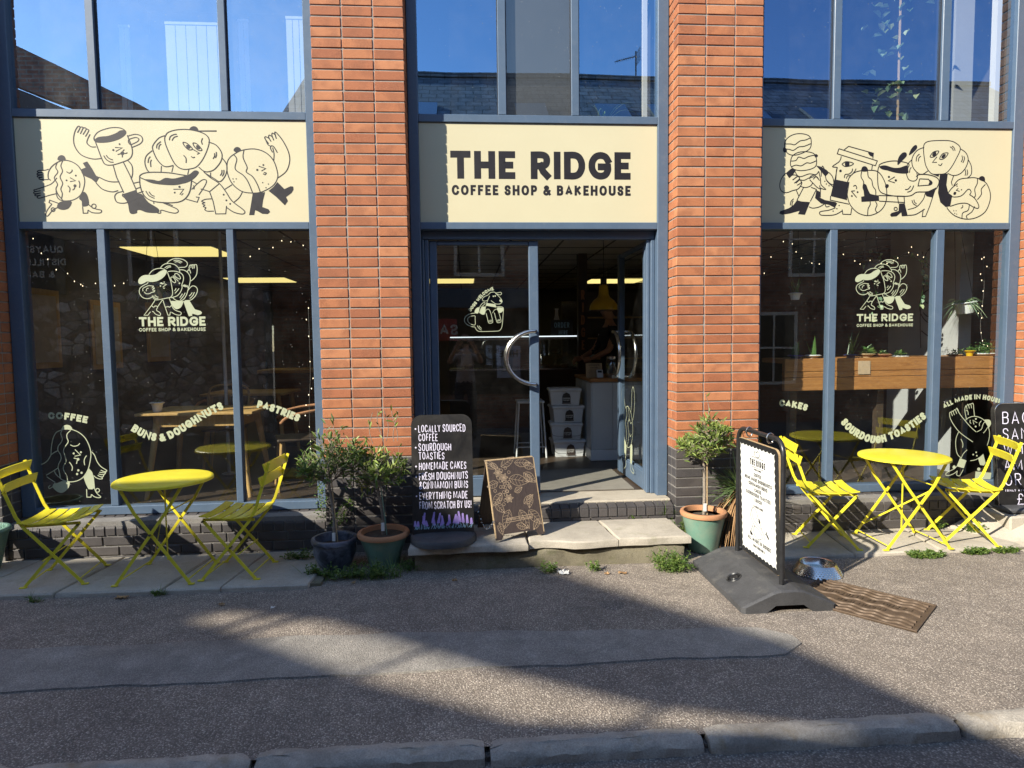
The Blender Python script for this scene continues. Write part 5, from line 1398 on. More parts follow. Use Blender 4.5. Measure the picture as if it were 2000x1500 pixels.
ik.ops('''
s -.02,-.085 -.03,-.10 -.01,-.118 .03,-.118 .045,-.10 .035,-.085
s -.02,-.085 .0,-.09 .02,-.08 .035,-.085
s -.09,-.49 -.07,-.465 -.03,-.465 -.01,-.49 .01,-.52
s -.09,-.49 -.10,-.53 -.06,-.57 .0,-.585 .05,-.61 .06,-.635
s -.065,-.50 -.07,-.53 -.03,-.555 .03,-.57 .08,-.60 .085,-.635
s .01,-.52 .03,-.54 .045,-.56 .06,-.575
f .02,-.515 .035,-.53 .03,-.545 .015,-.54
s -.04,-.575 -.06,-.60 -.05,-.64 .0,-.655 .05,-.64
s -.07,-.58 -.09,-.61 -.105,-.635
f -.115,-.63 -.09,-.635 -.08,-.65 -.11,-.652
s .09,-.60 .11,-.585 .12,-.57
f .11,-.575 .145,-.60 .15,-.615 .12,-.60
d -.02,-.525,.004 .0,-.535,.004
''', .0028); ik.build('lettering', M['ink'], bd)
for s in (-.145, .145):
    mb = MB(); mb.tube([Vector((.0+.021*math.cos(w), s, zt-.010+.030*math.sin(w))) for w in [q*math.pi/8 for q in range(16)]], .0055, 6, closed=True); mb.build('hanging_ring', M['steel'], sw, True)
# second chalkboard cut off by the right edge
c2 = thing('chalkboard_sign', 'black chalkboard offering bacon sandwich with americano or tea at the right edge', 'sign', (5.66, -.12, .165), R(-3))
l2 = Matrix.Rotation(R(-6), 4, 'X')
mb = MB(); mb.M = l2; mb.prism(rrect(.70, .0, .86, .07, 6, .01), -.02, .02); mb.build('board', M['blackboard'], c2)
mb = MB(); mb.M = l2; P = [Vector((x, -.0215, z)) for x, z in rrect(.695, .003, .857, .069, 6, .01)]; mb.tube(P, .0035, 5, closed=True); mb.build('edge_trim', M['steel'], c2)
mb = MB(); mb.box(-.36, .36, -.14, .12, 0, .045, .015); mb.build('foot', M['rubber'], c2)
ink = Ink(lambda x, z: l2 @ Vector((x, -.0205, z)), l2.to_3x3() @ Vector((0, -1, 0)))
for txt, z, hgt, ln in [('BACON', .690, .098, .40), ('SANDWICH', .565, .090, .58), ('WITH', .445, .085, .25), ('AMERICANO', .320, .085, .60), ('OR TEA', .195, .095, .40), ('(ONLY AVAILABLE', .150, .016, .26), ('£8', .045, .088, .13)]:
    st, L = text_strokes(txt, hgt, max(.0035, hgt*.075), gap=.2, wid=.6, jit=.03, sp=.35); k = ln/L; x = -.29 if hgt < .08 or '£' not in txt else -.20
    for pts, cl_ in st: ink.stroke([(x+a*k, z+b) for a, b in pts], max(.0035, hgt*.075), cl_)
ink.build('lettering', M['chalk'], c2)

# ================================================================ bowl, drain cover, litter
bw = thing('dog_bowl', 'steel dog bowl with raised dimples behind the swing sign base', 'bowl', (3.435, -.775, GZ))
MB().lathe([(.155, 0), (.158, .006), (.118, .070), (.112, .074), (.106, .070), (.098, .040), (.085, .026), (0, .024)], 40).build('body', M['steel'], bw, True)
mb = MB()
for r in range(5):
    for k in range(46):
        a = 2*math.pi*(k+.5*(r % 2))/46; rad = .152-.0075*r; z = .014+.0115*r; s_ = .004
        c_ = Vector((rad*math.cos(a), rad*math.sin(a), z)); tn = Vector((-math.sin(a), math.cos(a), 0)); up = Vector((-.5*math.cos(a), -.5*math.sin(a), .85)); nn = Vector((math.cos(a), math.sin(a), .5)).normalized()
        mb.add([c_-tn*s_*1.5-up*s_, c_+tn*s_*1.5-up*s_, c_+tn*s_*1.5+up*s_, c_-tn*s_*1.5+up*s_, c_+nn*.003], [(0, 1, 4), (1, 2, 4), (2, 3, 4), (3, 0, 4)])
mb.build('dimples', M['steel'], bw)
MB().lathe([(0, .030), (.090, .0302)], 32).build('water', M['glass'], bw)
d1 = Vector((-.753, -.658, 0)); d2 = Vector((-.658, .753, 0))
dr = thing('drain_cover', 'rusty cast iron drain cover with wavy ribs in the pavement', 'drain cover', (3.828, -1.376, GZ), 0)
Md = Matrix(((d2.x, d1.x, 0, 0), (d2.y, d1.y, 0, 0), (0, 0, 1, .003), (0, 0, 0, 1)))
mb = MB(); mb.M = Md; mb.box(0, .66, 0, .47, -.03, .003); mb.build('plate', M['castiron'], dr)
mb = MB(); mb.M = Md
for a, b, c_, d_ in ((0, .66, 0, .014), (0, .66, .456, .47), (0, .014, .014, .456), (.646, .66, .014, .456)): mb.box(a, b, c_, d_, -.02, .009, .002)
mb.build('rim', M['castiron'], dr)
for r in range(9):
    if r in (3, 5): continue
    mb = MB(); mb.M = Md; pts = []
    for k in range(41): u = .03+.60*k/40; pts.append((u, .045+r*.0475+.012*math.sin(u*48), .005))
    mb.tube(pts, .0095, 6); mb.build('rib', M['castiron'], dr, True)
mb = Ink(lambda x, y: Md @ Vector((x, y, .0035)), (0, 0, 1))
write(mb, 'RAPIDE 40 SLIDEOUT', .044, .010, .33, .165, gap=.2, wid=.7); write(mb, 'DUCTILE IRON', .034, .008, .33, .265, gap=.2, wid=.7); mb.mb.v = [(v[0], v[1], v[2]+.004) for v in mb.mb.v]; mb.build('raised_lettering', M['castiron'], dr)
def scrap(name, label, cat, x, y, z, s, mat, seed, up=.012):
    rnd = random.Random(seed); n = 5; vs = [(x+s*(i/n-.5)+rnd.uniform(-.1, .1)*s, y+s*.7*(j/n-.5)+rnd.uniform(-.1, .1)*s, z+.004+abs(rnd.gauss(0, up))) for j in range(n+1) for i in range(n+1)]
    tag(MB().add(vs, [(j*(n+1)+i, j*(n+1)+i+1, (j+1)*(n+1)+i+1, (j+1)*(n+1)+i) for j in range(n) for i in range(n)]).build(name, mat, None, True), label, cat)
scrap('paper_scrap', 'crumpled white paper scrap on the ground in front of the step', 'litter', 1.72, -.62, GZ, .07, M['paper'], 3)
scrap('paper_scrap', 'tiny white paper scrap on the shaded pavement left of centre', 'litter', -.11, -1.0, GZ, .025, M['paper'], 4, .005)

# loose grit and small stones lying about
mb = MB(); rnd = random.Random(99)
for k in range(1400):
    x = rnd.uniform(-3.2, 5.2); y = rnd.choice([rnd.uniform(-2.36, -.72), -2.36+abs(rnd.gauss(0, .12)), rnd.uniform(-3.2, -2.56)]); r = rnd.uniform(.002, .0055); z = (GZ if y > -2.4 else -.078)+.004
    if -1.86 < y < -1.3 and x < 2.7: z += .008
    v = [(x+r*rnd.uniform(.6, 1.3)*a, y+r*rnd.uniform(.6, 1.3)*b, z+r*c_*.8) for a, b, c_ in ((1, 0, 0), (0, 1, 0), (-1, 0, 0), (0, -1, 0), (0, 0, 1.1))]
    mb.add(v, [(0, 1, 4), (1, 2, 4), (2, 3, 4), (3, 0, 4)])
tag(mb.build('grit', M['kerb']), 'loose grit and tiny stones scattered over the pavement', 'grit', kind='stuff')
# ================================================================ plants
def leaf_geo(mb, p, d, L, w, up=None, bend=.15):
    """one lance-shaped leaf, folded along the midrib"""
    d = Vector(d).normalized(); s = d.cross(Vector((0, 0, 1)) if up is None else up)
    s = s.normalized() if s.length > 1e-4 else d.orthogonal().normalized(); n = s.cross(d); p = Vector(p)
    a = p+d*L*.35+n*L*bend*.5; b = p+d*L*.7+n*L*bend*.4; tip = p+d*L-n*L*bend*.3; f = n*w*.25
    mb.add([p, a+s*w*.5+f, b+s*w*.4+f, tip, b-s*w*.4+f, a-s*w*.5+f], [(0, 1, 2, 3), (0, 3, 4, 5)])
def pot_lathe(r, h, taper=.72, rim=.03, wall=.018, belly=0):
    rb = r*taper; return [(0, 0), (rb*.96, 0), (rb, .01), (rb+(r-rb)*.5+belly, h*.5), (r*.985, h-rim-.004), (r+.010, h-rim), (r+.014, h-rim*.5), (r+.008, h-.004), (r, h), (r-wall*.7, h-.002), (r-wall, h-.02), (r-wall, h*.70)]
def olive(name, label, loc, pot, zc, crown, seed, mats, nl, stake=True, lean=(0, 0), sprigs=0, rimmat=None, soilz=.72):
    rnd = random.Random(seed); t = thing(name, label, 'potted tree', loc, 0, 'olive trees in pots')
    r, h, tp, bel, pm_ = pot; prof = pot_lathe(r, h, tp, .035, .02, bel)
    if rimmat:
        pt = MB().lathe(prof[:5], 36).build('pot', pm_, t, True); MB().lathe(prof[4:], 36).build('rim', rimmat, pt, True)
    else: pt = MB().lathe(prof, 36).build('pot', pm_, t, True)
    MB().lathe([(0, h*soilz+.01), (r-.02, h*soilz)], 24, wob=.02).build('soil', M['soil'], t)
    rx, ry, rz = crown; wood = MB(); lv = MB()
    tz = zc-rz*.75; top = Vector((lean[0], lean[1], tz)); cc = Vector((lean[0], lean[1], zc))
    wood.tube([(0, 0, h*soilz-.02), (lean[0]*.3+.008, lean[1]*.3, tz*.55+h*.2), top], [.013, .0105, .010], 8)
    def twig(p, d, L, rad, dep):
        n = 5; P = [p]; q = p.copy(); dd = d.normalized()
        for i in range(n):
            dd = (dd+Vector((rnd.gauss(0, .22), rnd.gauss(0, .22), rnd.gauss(.05, .16)))).normalized(); q = q+dd*L/n
            e = Vector(((q.x-cc.x)/rx, (q.y-cc.y)/ry, (q.z-cc.z)/rz))
            if e.length > 1.05 and dep > 0: q = q-dd*L/n*.6
            P.append(q.copy())
        wood.tube(P, [rad*(1-.6*i/n) for i in range(n+1)], 5, cap=False)
        if dep < 2:
            for i in range(1, n+1):
                for _ in range(2 if dep else 3):
                    if rnd.random() < .8: twig(P[i], (dd+Vector((rnd.gauss(0, .9), rnd.gauss(0, .9), rnd.gauss(.25, .6)))), L*rnd.uniform(.45, .7), rad*.55, dep+1)
        if dep >= 1: ends.append(P)
    ends = []
    for k in range(5):
        a = 2*math.pi*k/5+rnd.uniform(-.4, .4); twig(top-Vector((0, 0, rnd.uniform(0, .03))), Vector((math.cos(a)*.8, math.sin(a)*.8, rnd.uniform(.5, 1.3))), rz*rnd.uniform(.8, 1.1), .006, 0)
    for k in range(sprigs):
        p = cc+Vector((rnd.uniform(-.4, .8)*rx, rnd.uniform(-.5, .5)*ry, rz*.6)); P = [p+Vector((.02*math.sin(i*.6+k), 0, rz*.16*i)) for i in range(7)]; wood.tube(P, .0025, 5); ends.append(P); ends.append(P)
    cnt = 0
    while cnt < nl:
        P = rnd.choice(ends); i = rnd.randrange(1, len(P)); p = P[i-1].lerp(P[i], rnd.random()); ax = (P[i]-P[i-1]).normalized()
        sd_ = Vector((rnd.gauss(0, 1), rnd.gauss(0, 1), rnd.gauss(.2, .7))).normalized()
        leaf_geo(lv, p, ax*.75+sd_*.9, rnd.uniform(.042, .074), rnd.uniform(.011, .017), Vector((rnd.gauss(0, .5), rnd.gauss(0, .5), 1)), rnd.uniform(-.05, .2)); cnt += 1
    wood.build('trunk', M['bark'], t, True); lv.build('crown', mats, t)
    if stake: MB().tube([(.025, -.01, h*soilz), (.02+lean[0], lean[1]-.012, tz+.06)], .0045, 6).build('stake', M['ply'] if seed != 12 else M['teal'], t)
    MB().box(-.012, .012, -.03, -.028, h*soilz+.04, h*soilz+.10).build('plant_tag', M['paper'], t)
    return t
def zat(px, py, Y): return on_y(px, py, Y).z
def potted(px, Y, rim_y, top_y, low_y):
    p = on_y(px, 1000, Y); return p.x, zat(px, rim_y, Y)-GZ, zat(px, (top_y+low_y)/2, Y)-GZ, (zat(px, top_y, Y)-zat(px, low_y, Y))/2
x, hh, zc, rz = potted(652, -.33, 1048, 825, 955)
olive('olive_tree', 'olive tree in a worn dark blue glazed pot beside the left brick pier', (x, -.33, GZ), (.150, hh, .70, .020, M['navyglaze']), zc, (.215, .17, rz*1.05), 11, M['olive2'], 760, True, (-.03, 0), 0)
x, hh, zc, rz = potted(748, -.31, 1036, 840, 965)
olive('olive_tree', 'olive tree in a green pot with terracotta rim next to the chalkboard', (x, -.31, GZ), (.172, hh, .60, 0, M['teal']), zc, (.18, .16, rz), 12, M['olive'], 700, True, (-.035, 0), 5, M['terracotta'], .86)
x, hh, zc, rz = potted(1374, -.225, 996, 800, 915)
olive('olive_tree', 'olive tree in a green pot with terracotta rim by the right brick pier', (x, -.225, GZ), (.160, hh, .66, 0, M['teal']), zc, (.185, .16, rz), 13, M['olive'], 1050, True, (.0, 0), 1, M['terracotta'], .86)
# spiky palm behind the swing sign
pt = thing('spiky_palm', 'spiky palm with hanging dead leaves behind the white swing sign', 'palm', (3.17, -.13, GZ)); rnd = random.Random(21)
MB().lathe([(0, 0), (.10, 0), (.115, .02), (.135, .20), (.14, .21), (.125, .21), (.12, .18), (0, .18)], 24).build('pot', M['black'], pt, True)
MB().tube([(0, 0, .15), (.01, 0, .30), (-.005, .0, .44)], [.05, .045, .035], 9).build('trunk', M['bark'], pt, True)
gl_ = MB(); dl_ = MB()
def blade(mb, p, d, L, w, droop):
    d = Vector(d).normalized(); s = d.cross(Vector((0, 0, 1))); s = s.normalized() if s.length > .01 else Vector((1, 0, 0)); P = []
    for i in range(6): f = i/5; P.append(Vector(p)+d*L*f-Vector((0, 0, droop*L*f*f)))
    vs = []
    for i, q in enumerate(P): ww = w*(1-(i/5)**1.5)*.5+.0004; vs += [q-s*ww, q+Vector((0, 0, -ww*.6)), q+s*ww]
    fs = []
    for i in range(5): fs += [(3*i, 3*i+1, 3*i+4, 3*i+3), (3*i+1, 3*i+2, 3*i+5, 3*i+4)]
    mb.add(vs, fs)
for k in range(150):
    a = rnd.uniform(0, 6.283); e = rnd.uniform(-.15, 1.3); r_ = Vector((math.cos(a)*math.cos(e), .75*math.sin(a)*math.cos(e)-.06, math.sin(e))); blade(gl_, (0, 0, .44+rnd.uniform(-.05, .03)), r_, rnd.uniform(.24, .40), .013, rnd.uniform(.1, .45))
for k in range(90):
    a = rnd.uniform(0, 6.283); blade(dl_, (.04*math.cos(a), .04*math.sin(a), .40+rnd.uniform(-.08, .02)), (math.cos(a)*.45, math.sin(a)*.35-.02, -.25), rnd.uniform(.22, .38), .011, rnd.uniform(.5, .95))
gl_.build('leaves', M['palm'], pt); dl_.build('dead_leaves', M['deadleaf'], pt)
# weeds: each clump a thing
def weed(label, x, y, z, rx, ry, n, hgt, seed, grass=.3, name='weed_clump'):
    rnd = random.Random(seed); t = thing(name, label, 'weeds', (x, y, z), 0, 'weeds along the foot of the wall'); lv = MB(); st = MB()
    for k in range(n):
        a = rnd.uniform(0, 6.283); q = rnd.random()**.6; p = Vector((rx*q*math.cos(a), ry*q*math.sin(a), 0))
        if rnd.random() < grass: blade(lv, p, (rnd.gauss(0, .45), rnd.gauss(0, .45), 1), hgt*rnd.uniform(.6, 1.5), .004, rnd.uniform(.0, .7))
        else:
            d = Vector((rnd.gauss(0, .5), rnd.gauss(0, .5), 1)).normalized(); L = hgt*rnd.uniform(.3, 1); tip = p+d*L; st.tube([p, p+d*L*.5+Vector((rnd.gauss(0, .006), 0, 0)), tip], .0011, 4, cap=False)
            for j in range(rnd.randint(4, 9)):
                f = rnd.uniform(.2, 1); leaf_geo(lv, p.lerp(tip, f), (rnd.gauss(0, 1), rnd.gauss(0, 1), rnd.uniform(-.1, .7)), rnd.uniform(.012, .028), rnd.uniform(.007, .014))
    lv.build('leaves', M['weed'], t); st.build('stems', M['weed'], t)
def gpt(px, py, z=GZ): p = on_z(px, py, z); return p.x, p.y
for i, (px, py, rx, ry, n, hg, gr, lab, z) in enumerate([
    (612, 1128, .06, .04, 26, .09, .2, 'small weeds at the left foot of the dark blue pot', GZ), (668, 1130, .13, .05, 60, .085, .45, 'weeds and grass in front of the dark blue pot', GZ), (735, 1128, .17, .06, 110, .10, .55, 'thick weeds in front of the green pot by the chalkboard', GZ),
    (800, 1115, .09, .05, 40, .09, .6, 'grassy weeds under the corner of the door step', GZ), (906, 1108, .055, .03, 18, .06, .0, 'broad leaved weed in front of the step under the chalkboard', GZ), (1070, 1118, .06, .035, 22, .07, .15, 'small weed at the middle of the step', GZ),
    (1160, 1115, .05, .03, 16, .055, .1, 'tiny weed right of the middle of the step', GZ), (1310, 1112, .13, .09, 120, .10, .15, 'spreading weeds between the step and the right green pot', GZ), (1330, 1065, .06, .06, 60, .16, .1, 'tall weed climbing the right end of the step', GZ),
    (1303, 1010, .05, .02, 40, .11, .95, 'dry grass tuft on the right end of the step slab', .16), (1240, 1013, .05, .015, 14, .04, .4, 'little weeds at the back of the step slab', .16),
    (1808, 1088, .13, .05, 130, .045, .05, 'low green weed patch at the paving edge below the right table', GZ), (1905, 1082, .10, .035, 70, .05, .1, 'low weed patch at the paving edge below the right chair', GZ), (1965, 1080, .08, .035, 50, .05, .1, 'weed patch at the paving edge near the right edge', GZ),
    (1830, 1033, .07, .03, 34, .07, .0, 'broad weed at the wall behind the right table', 0), (1903, 1040, .06, .03, 34, .09, .0, 'leafy weed at the wall under the right chair', 0),
    (70, 1176, .05, .02, 30, .04, .8, 'grass tuft at the paving edge below the far left chair', GZ), (312, 1162, .05, .02, 30, .045, .9, 'grass tuft at the paving edge below the left table', GZ), (585, 1092, .10, .05, 40, .07, .2, 'weeds between the wall and the dark blue pot', 0)]):
    x, y = gpt(px, py, z); weed(lab, x, y, z, rx, ry, int(n*1.15), hg*(1.45 if z == GZ and px < 1400 else 1.1), 100+i, gr)
# creeper on the pier
t = thing('wall_creeper', 'small leafy creeper growing up the pier behind the dark blue pot', 'plant', (0, -.02, 0)); lv = MB(); st = MB(); rnd = random.Random(31)
for path in ([(630, 1010), (628, 990), (630, 965), (626, 952)], [(660, 1020), (668, 1005), (678, 990), (683, 978)]):
    P = smooth_pts([tuple(on_y(*p, -.015)-Vector((0, -.02, 0))) for p in path], False, 8); st.tube(P, .002, 4)
    for k in range(110):
        p = rnd.choice(P)+Vector((rnd.gauss(0, .022), rnd.uniform(-.03, .0), rnd.gauss(0, .02))); leaf_geo(lv, p, (rnd.gauss(0, 1), -.8, rnd.gauss(0, 1)), rnd.uniform(.014, .026), .013)
st.build('stem', M['bark'], t); lv.build('leaves', M['weed'], t)
# plant pot cut by the left edge
t = thing('garden_pot', 'green pot with dry twigs cut off by the left edge', 'plant pot', (-2.33, -.20, 0)); MB().lathe(pot_lathe(.16, .30, .62), 30).build('pot', M['teal'], t, True)
MB().lathe([(0, .24), (.14, .235)], 20).build('soil', M['soil'], t); mb = MB(); rnd = random.Random(8)
for k in range(26): a = rnd.uniform(0, 6.28); d = Vector((math.cos(a)*.6, math.sin(a)*.6, rnd.uniform(.6, 1.3))); p = Vector((.04*math.cos(a), .04*math.sin(a), .24)); mb.tube([p, p+d*.06, p+d*.11+Vector((rnd.gauss(0, .02), 0, 0))], [.0025, .0018, .001], 4)
mb.build('twigs', M['bark'], t)
# fallen leaves: each its own thing
for i, (px, py, s, lab) in enumerate([(238, 1168, .07, 'large dry brown leaf on the asphalt below the left table'), (433, 1182, .035, 'crumbled yellow leaves on the shaded asphalt'), (598, 1098, .045, 'dry leaf left of the dark blue pot'), (690, 1140, .03, 'dry leaf in front of the weeds by the pots'), (888, 1135, .03, 'dry leaf on the ground left of the step'), (1185, 1122, .03, 'dry leaf on the ground by the step'), (1215, 1120, .05, 'cluster of reddish dry leaves at the foot of the step')]):
    x, y = gpt(px, py); scrap('fallen_leaf', lab, 'leaf', x, y, GZ, s, M['deadleaf'], 60+i, .006)
# ================================================================ inside the cafe, seen through glass and door
# left: table with splayed beech legs, potted succulent, chair
t = thing('wooden_table', 'beech table with splayed legs behind the left window', 'table', (-1.16, .86, FI))
MB().box(-.47, .47, -.32, .32, .70, .722, .004).build('table_top', M['tablewood'], t); MB().box(-.36, .36, -.24, .24, .60, .70).build('apron', M['tablewood'], t)
for sx in (-1, 1):
    for sy in (-1, 1): MB().tube([(sx*.33, sy*.22, .68), (sx*.42, sy*.29, 0)], [.030, .019], 10).build('leg', M['tablewood'], t, True)
def pot_plant(name, label, loc, r, h, mat, kind, n, hgt, seed, group='pot plants on the window bar', tp=.75):
    rnd = random.Random(seed); t = thing(name, label, 'pot plant', loc, 0, group); MB().lathe(pot_lathe(r, h, tp, .012, .006), 22).build('pot', mat, t, True); MB().lathe([(0, h*.8), (r-.006, h*.78)], 16).build('soil', M['soil'], t)
    lv = MB()
    for k in range(n):
        a = rnd.uniform(0, 6.283)
        if kind == 'blade':      # stiff upright sword leaves
            blade(lv, (.3*r*math.cos(a), .3*r*math.sin(a), h*.8), (rnd.gauss(0, .30), rnd.gauss(0, .25), 1), hgt*rnd.uniform(.6, 1.05), .035, .05)
        elif kind == 'spider': blade(lv, (0, 0, h*.85), (math.cos(a), math.sin(a), rnd.uniform(.3, 1.6)), hgt*rnd.uniform(.6, 1.2), .011, rnd.uniform(.5, 1.3))
        elif kind == 'bush':
            p = Vector((r*1.3*rnd.gauss(0, .55), r*rnd.gauss(0, .5), h*.8+hgt*abs(rnd.gauss(.35, .3)))); leaf_geo(lv, p, (rnd.gauss(0, 1), rnd.gauss(0, 1), rnd.gauss(.4, .6)), rnd.uniform(.014, .03), .012)
        elif kind == 'round':    # fleshy rosette
            e = rnd.uniform(.1, 1.2); leaf_geo(lv, (0, 0, h*.8), (math.cos(a)*math.cos(e), math.sin(a)*math.cos(e), math.sin(e)), hgt*rnd.uniform(.6, 1), hgt*.4)
    lv.build('leaves', M['houseplant'] if kind != 'spider' else M['paleleaf'], t); return t
pot_plant('succulent_pot', 'small white and brown pot with a succulent on the beech table', (-1.50, .66, FI+.723), .045, .085, M['paper'], 'round', 26, .05, 40, 'succulents')
def wood_chair(label, loc, rz):
    t = thing('cafe_chair', label, 'chair', loc, rz, 'wooden cafe chairs'); MB().box(-.20, .20, -.19, .19, .43, .455, .01).build('seat', M['darkwood'], t)
    for sx in (-1, 1):
        for sy in (-1, 1): MB().tube([(sx*.16, sy*.15, .43), (sx*.20, sy*.19, 0)], [.017, .012], 8).build('leg', M['tablewood'], t, True)
    for s in (-1, 1): MB().tube(smooth_pts([(-.17, s*.17, .44), (-.24, s*.20, .68), (-.12, s*.25, .70), (.10, s*.25, .66), (.17, s*.21, .60)], False, 4), .013, 8).build('arm', M['terracotta'], t, True)
    MB().tube(smooth_pts([(-.20, -.19, .60), (-.25, -.18, .82), (-.27, 0, .86), (-.25, .18, .82), (-.20, .19, .60)], False, 5), .012, 8).build('backrest', M['tablewood'], t, True)
wood_chair('wooden armchair behind the third pane of the left window', (-.42, .95, FI), R(200)); wood_chair('wooden armchair behind the beech table inside', (-1.35, 1.75, FI), R(-80))
t = thing('wooden_table', 'dark cafe table further back behind the left window', 'table', (-1.35, 2.6, FI)); MB().box(-.45, .45, -.35, .35, .72, .745, .004).build('table_top', M['tablewood'], t)
for sx in (-1, 1):
    for sy in (-1, 1): MB().tube([(sx*.36, sy*.26, .72), (sx*.42, sy*.31, 0)], [.026, .018], 8).build('leg', M['tablewood'], t, True)
t = thing('steel_pole', 'thin pale steel pole standing inside behind the left logo', 'pole', (-1.28, 1.6, FI)); MB().tube([(0, 0, .0), (0, 0, 2.41)], .016, 10).build('tube', M['whiteplastic'], t, True); MB().lathe([(.07, 0), (.07, .008), (.018, .015)], 16).build('foot', M['whiteplastic'], t)
def hanging(label, px, py, Y, r, h, mat, kind, n, hgt, seed, tilt=0, zc=2.7):
    p = on_y(px, py, Y); t = pot_plant('hanging_planter', label, (p.x, p.y, p.z-h), r, h, mat, kind, n, hgt, seed, 'hanging planters', .8); t.rotation_euler = (0, tilt, 0)
    for s in (-1, 1): MB().tube([(s*r, 0, h), (s*.01, 0, zc-p.z+h)], .002, 4).build('cord', M['black'], t)
    return t
hanging('pale hanging pot with a spider plant behind the left window logo', 300, 560, .95, .075, .11, M['paper'], 'spider', 70, .26, 41)
# drink counter at the back left
t = thing('service_counter', 'dark service counter with coffee gear at the back behind the third pane', 'counter', (-.55, 3.6, FI)); MB().box(-.9, 1.1, -.3, .3, 0, .92).build('front', M['darkwood'], t); MB().box(-.95, 1.15, -.35, .35, .92, .96, .004).build('worktop', M['tablewood'], t)
t = thing('espresso_machine', 'steel espresso machine on the back service counter', 'coffee machine', (-.35, 3.6, FI+.962)); MB().box(-.32, .32, -.22, .22, .05, .34, .04).build('body', M['steel'], t); MB().box(-.34, .34, -.26, .24, .34, .37, .01).build('cup_tray', M['steel'], t)
for sx in (-.15, .15): MB().tube([(sx, -.22, .22), (sx, -.36, .20)], .014, 8).build('group_handle', M['black'], t)
for sx in (-.25, .25): MB().box(sx-.02, sx+.02, -.15, .15, 0, .05).build('machine_foot', M['black'], t)
# picture frames on the left wall
for i, (y, z) in enumerate([(1.9, 1.75), (3.1, 1.7), (4.4, 1.75)]):
    t = thing('picture_frame', ['gilt picture frame nearest the window on the inner left wall', 'gilt picture frame in the middle of the inner left wall', 'gilt picture frame furthest back on the inner left wall'][i], 'picture', (-3.19, y, z), 0, 'pictures on the inner left wall'); MB().box(0, .02, -.32, .32, -.4, .4).build('frame', M['tablewood'], t); MB().box(.02, .024, -.26, .26, -.34, .34).build('print', M['clothpale'], t)
# through the open door
for i in range(4):
    lab = ['white storage tub at the bottom of the stack inside the door', 'second white storage tub from the bottom of the stack', 'third white storage tub from the bottom of the stack', 'white storage tub on top of the stack inside the door'][i]
    t = thing('storage_tub', lab, 'tub', (2.19+.006*(-1)**i-.012*i*.5, 2.19, FI+.190*i+.001), R(3*(-1)**i), 'white tubs stacked inside the door')
    mb = MB(); vs = [(sx*(.150 if z == 0 else .168), sy*(.125 if z == 0 else .14), z) for z in (0, .150) for sx, sy in ((-1, -1), (1, -1), (1, 1), (-1, 1))]
    mb.add(vs, [(3, 2, 1, 0), (0, 1, 5, 4), (1, 2, 6, 5), (2, 3, 7, 6), (3, 0, 4, 7)]).build('body', M['whiteplastic'], t)
    MB().box(-.182, .182, -.152, .152, .150, .186, .010).build('lid', M['whiteplastic'], t)
    ik = Ink(lambda x, z: Vector((x, -.1345-.00*z, z)), (0, -1, 0)); ik.ops('''
p -.045,.030 .045,.030 .045,.10 .038,.108 .035,.125 .0,.142 -.035,.125 -.04,.108 -.045,.10
p -.05,.018 .05,.018 .05,.027 -.05,.027
''', .003); ik.mb.v = [(v[0]+.012, v[1]-.0009-.1*max(0, v[2]-.03)*.9-.0, v[2]) for v in ik.mb.v]; ik.build('label_print', M['ink'] if i > 1 else M['burnt'], t)
    ik = Ink(lambda x, z: Vector((x+.012, -.137-.1*max(0, z-.03)*.9, z)), (0, -1, 0)); write(ik, 'COFFEE', .016, .0034, 0, .068); write(ik, 'FACTORY', .011, .0022, 0, .050); ik.build('lettering', M['white'], t)
    if i < 2: MB().tube(smooth_pts([(-.165, -.02, .13), (-.15, -.16, .055), (0, -.165, .045), (.15, -.16, .055), (.165, -.02, .13)], False, 5), .0022, 5).build('bail_handle', M['black'], t)
t = thing('till_counter', 'pale grey boarded counter with wooden top inside the door', 'counter', (2.75, 2.25, FI))
MB().box(-.345, .75, -.445, .5, 0, .84).build('carcass', M['counter'], t)
for k in range(5): MB().box(-.345+k*.22+.002, -.345+(k+1)*.22-.002, -.457, -.4455, .12, .83, .002).build('board', M['counter'], t)
for k in range(4): MB().box(-.357, -.3455, -.443+k*.235+.002, -.443+(k+1)*.235-.002, .12, .83, .002).build('board', M['counter'], t)
MB().box(-.365, .76, -.468, .5, 0, .115, .004).build('skirting', M['whiteplastic'], t); MB().box(-.37, .77, -.475, .51, .84, .875, .006).build('worktop', M['shelfwood'], t)
zt_ = FI+.876
t = thing('counter_notice', 'kraft paper notice standing on the till counter', 'notice', (2.47, 2.0, zt_)); mb = MB(); mb.M = Matrix.Rotation(R(-8), 4, 'X'); mb.box(-.09, .09, -.002, .002, 0, .155); mb.build('card', M['ply'], t)
ik = Ink(lambda x, z: Vector((x, -.0025+z*.14, z)), Vector((0, -1, .14))); write(ik, 'STOCKISTS', .016, .003, 0, .125); write(ik, 'WANTED', .013, .0026, 0, .10)
for z in (.08, .065, .05): ik.stroke([(-.06, z), (.06, z)], .002)
ik.build('lettering', M['ink'], t)
t = thing('card_reader', 'white card reader leaning on the kraft notice', 'card reader', (2.52, 1.93, zt_)); mb = MB(); mb.M = Matrix.Rotation(R(-25), 4, 'X'); mb.box(-.035, .035, -.01, .012, 0, .09, .004); mb.build('body', M['whiteplastic'], t); mb = MB(); mb.M = Matrix.Rotation(R(-25), 4, 'X'); mb.box(-.022, .022, -.012, -.0101, .055, .078); mb.build('screen', M['black'], t)
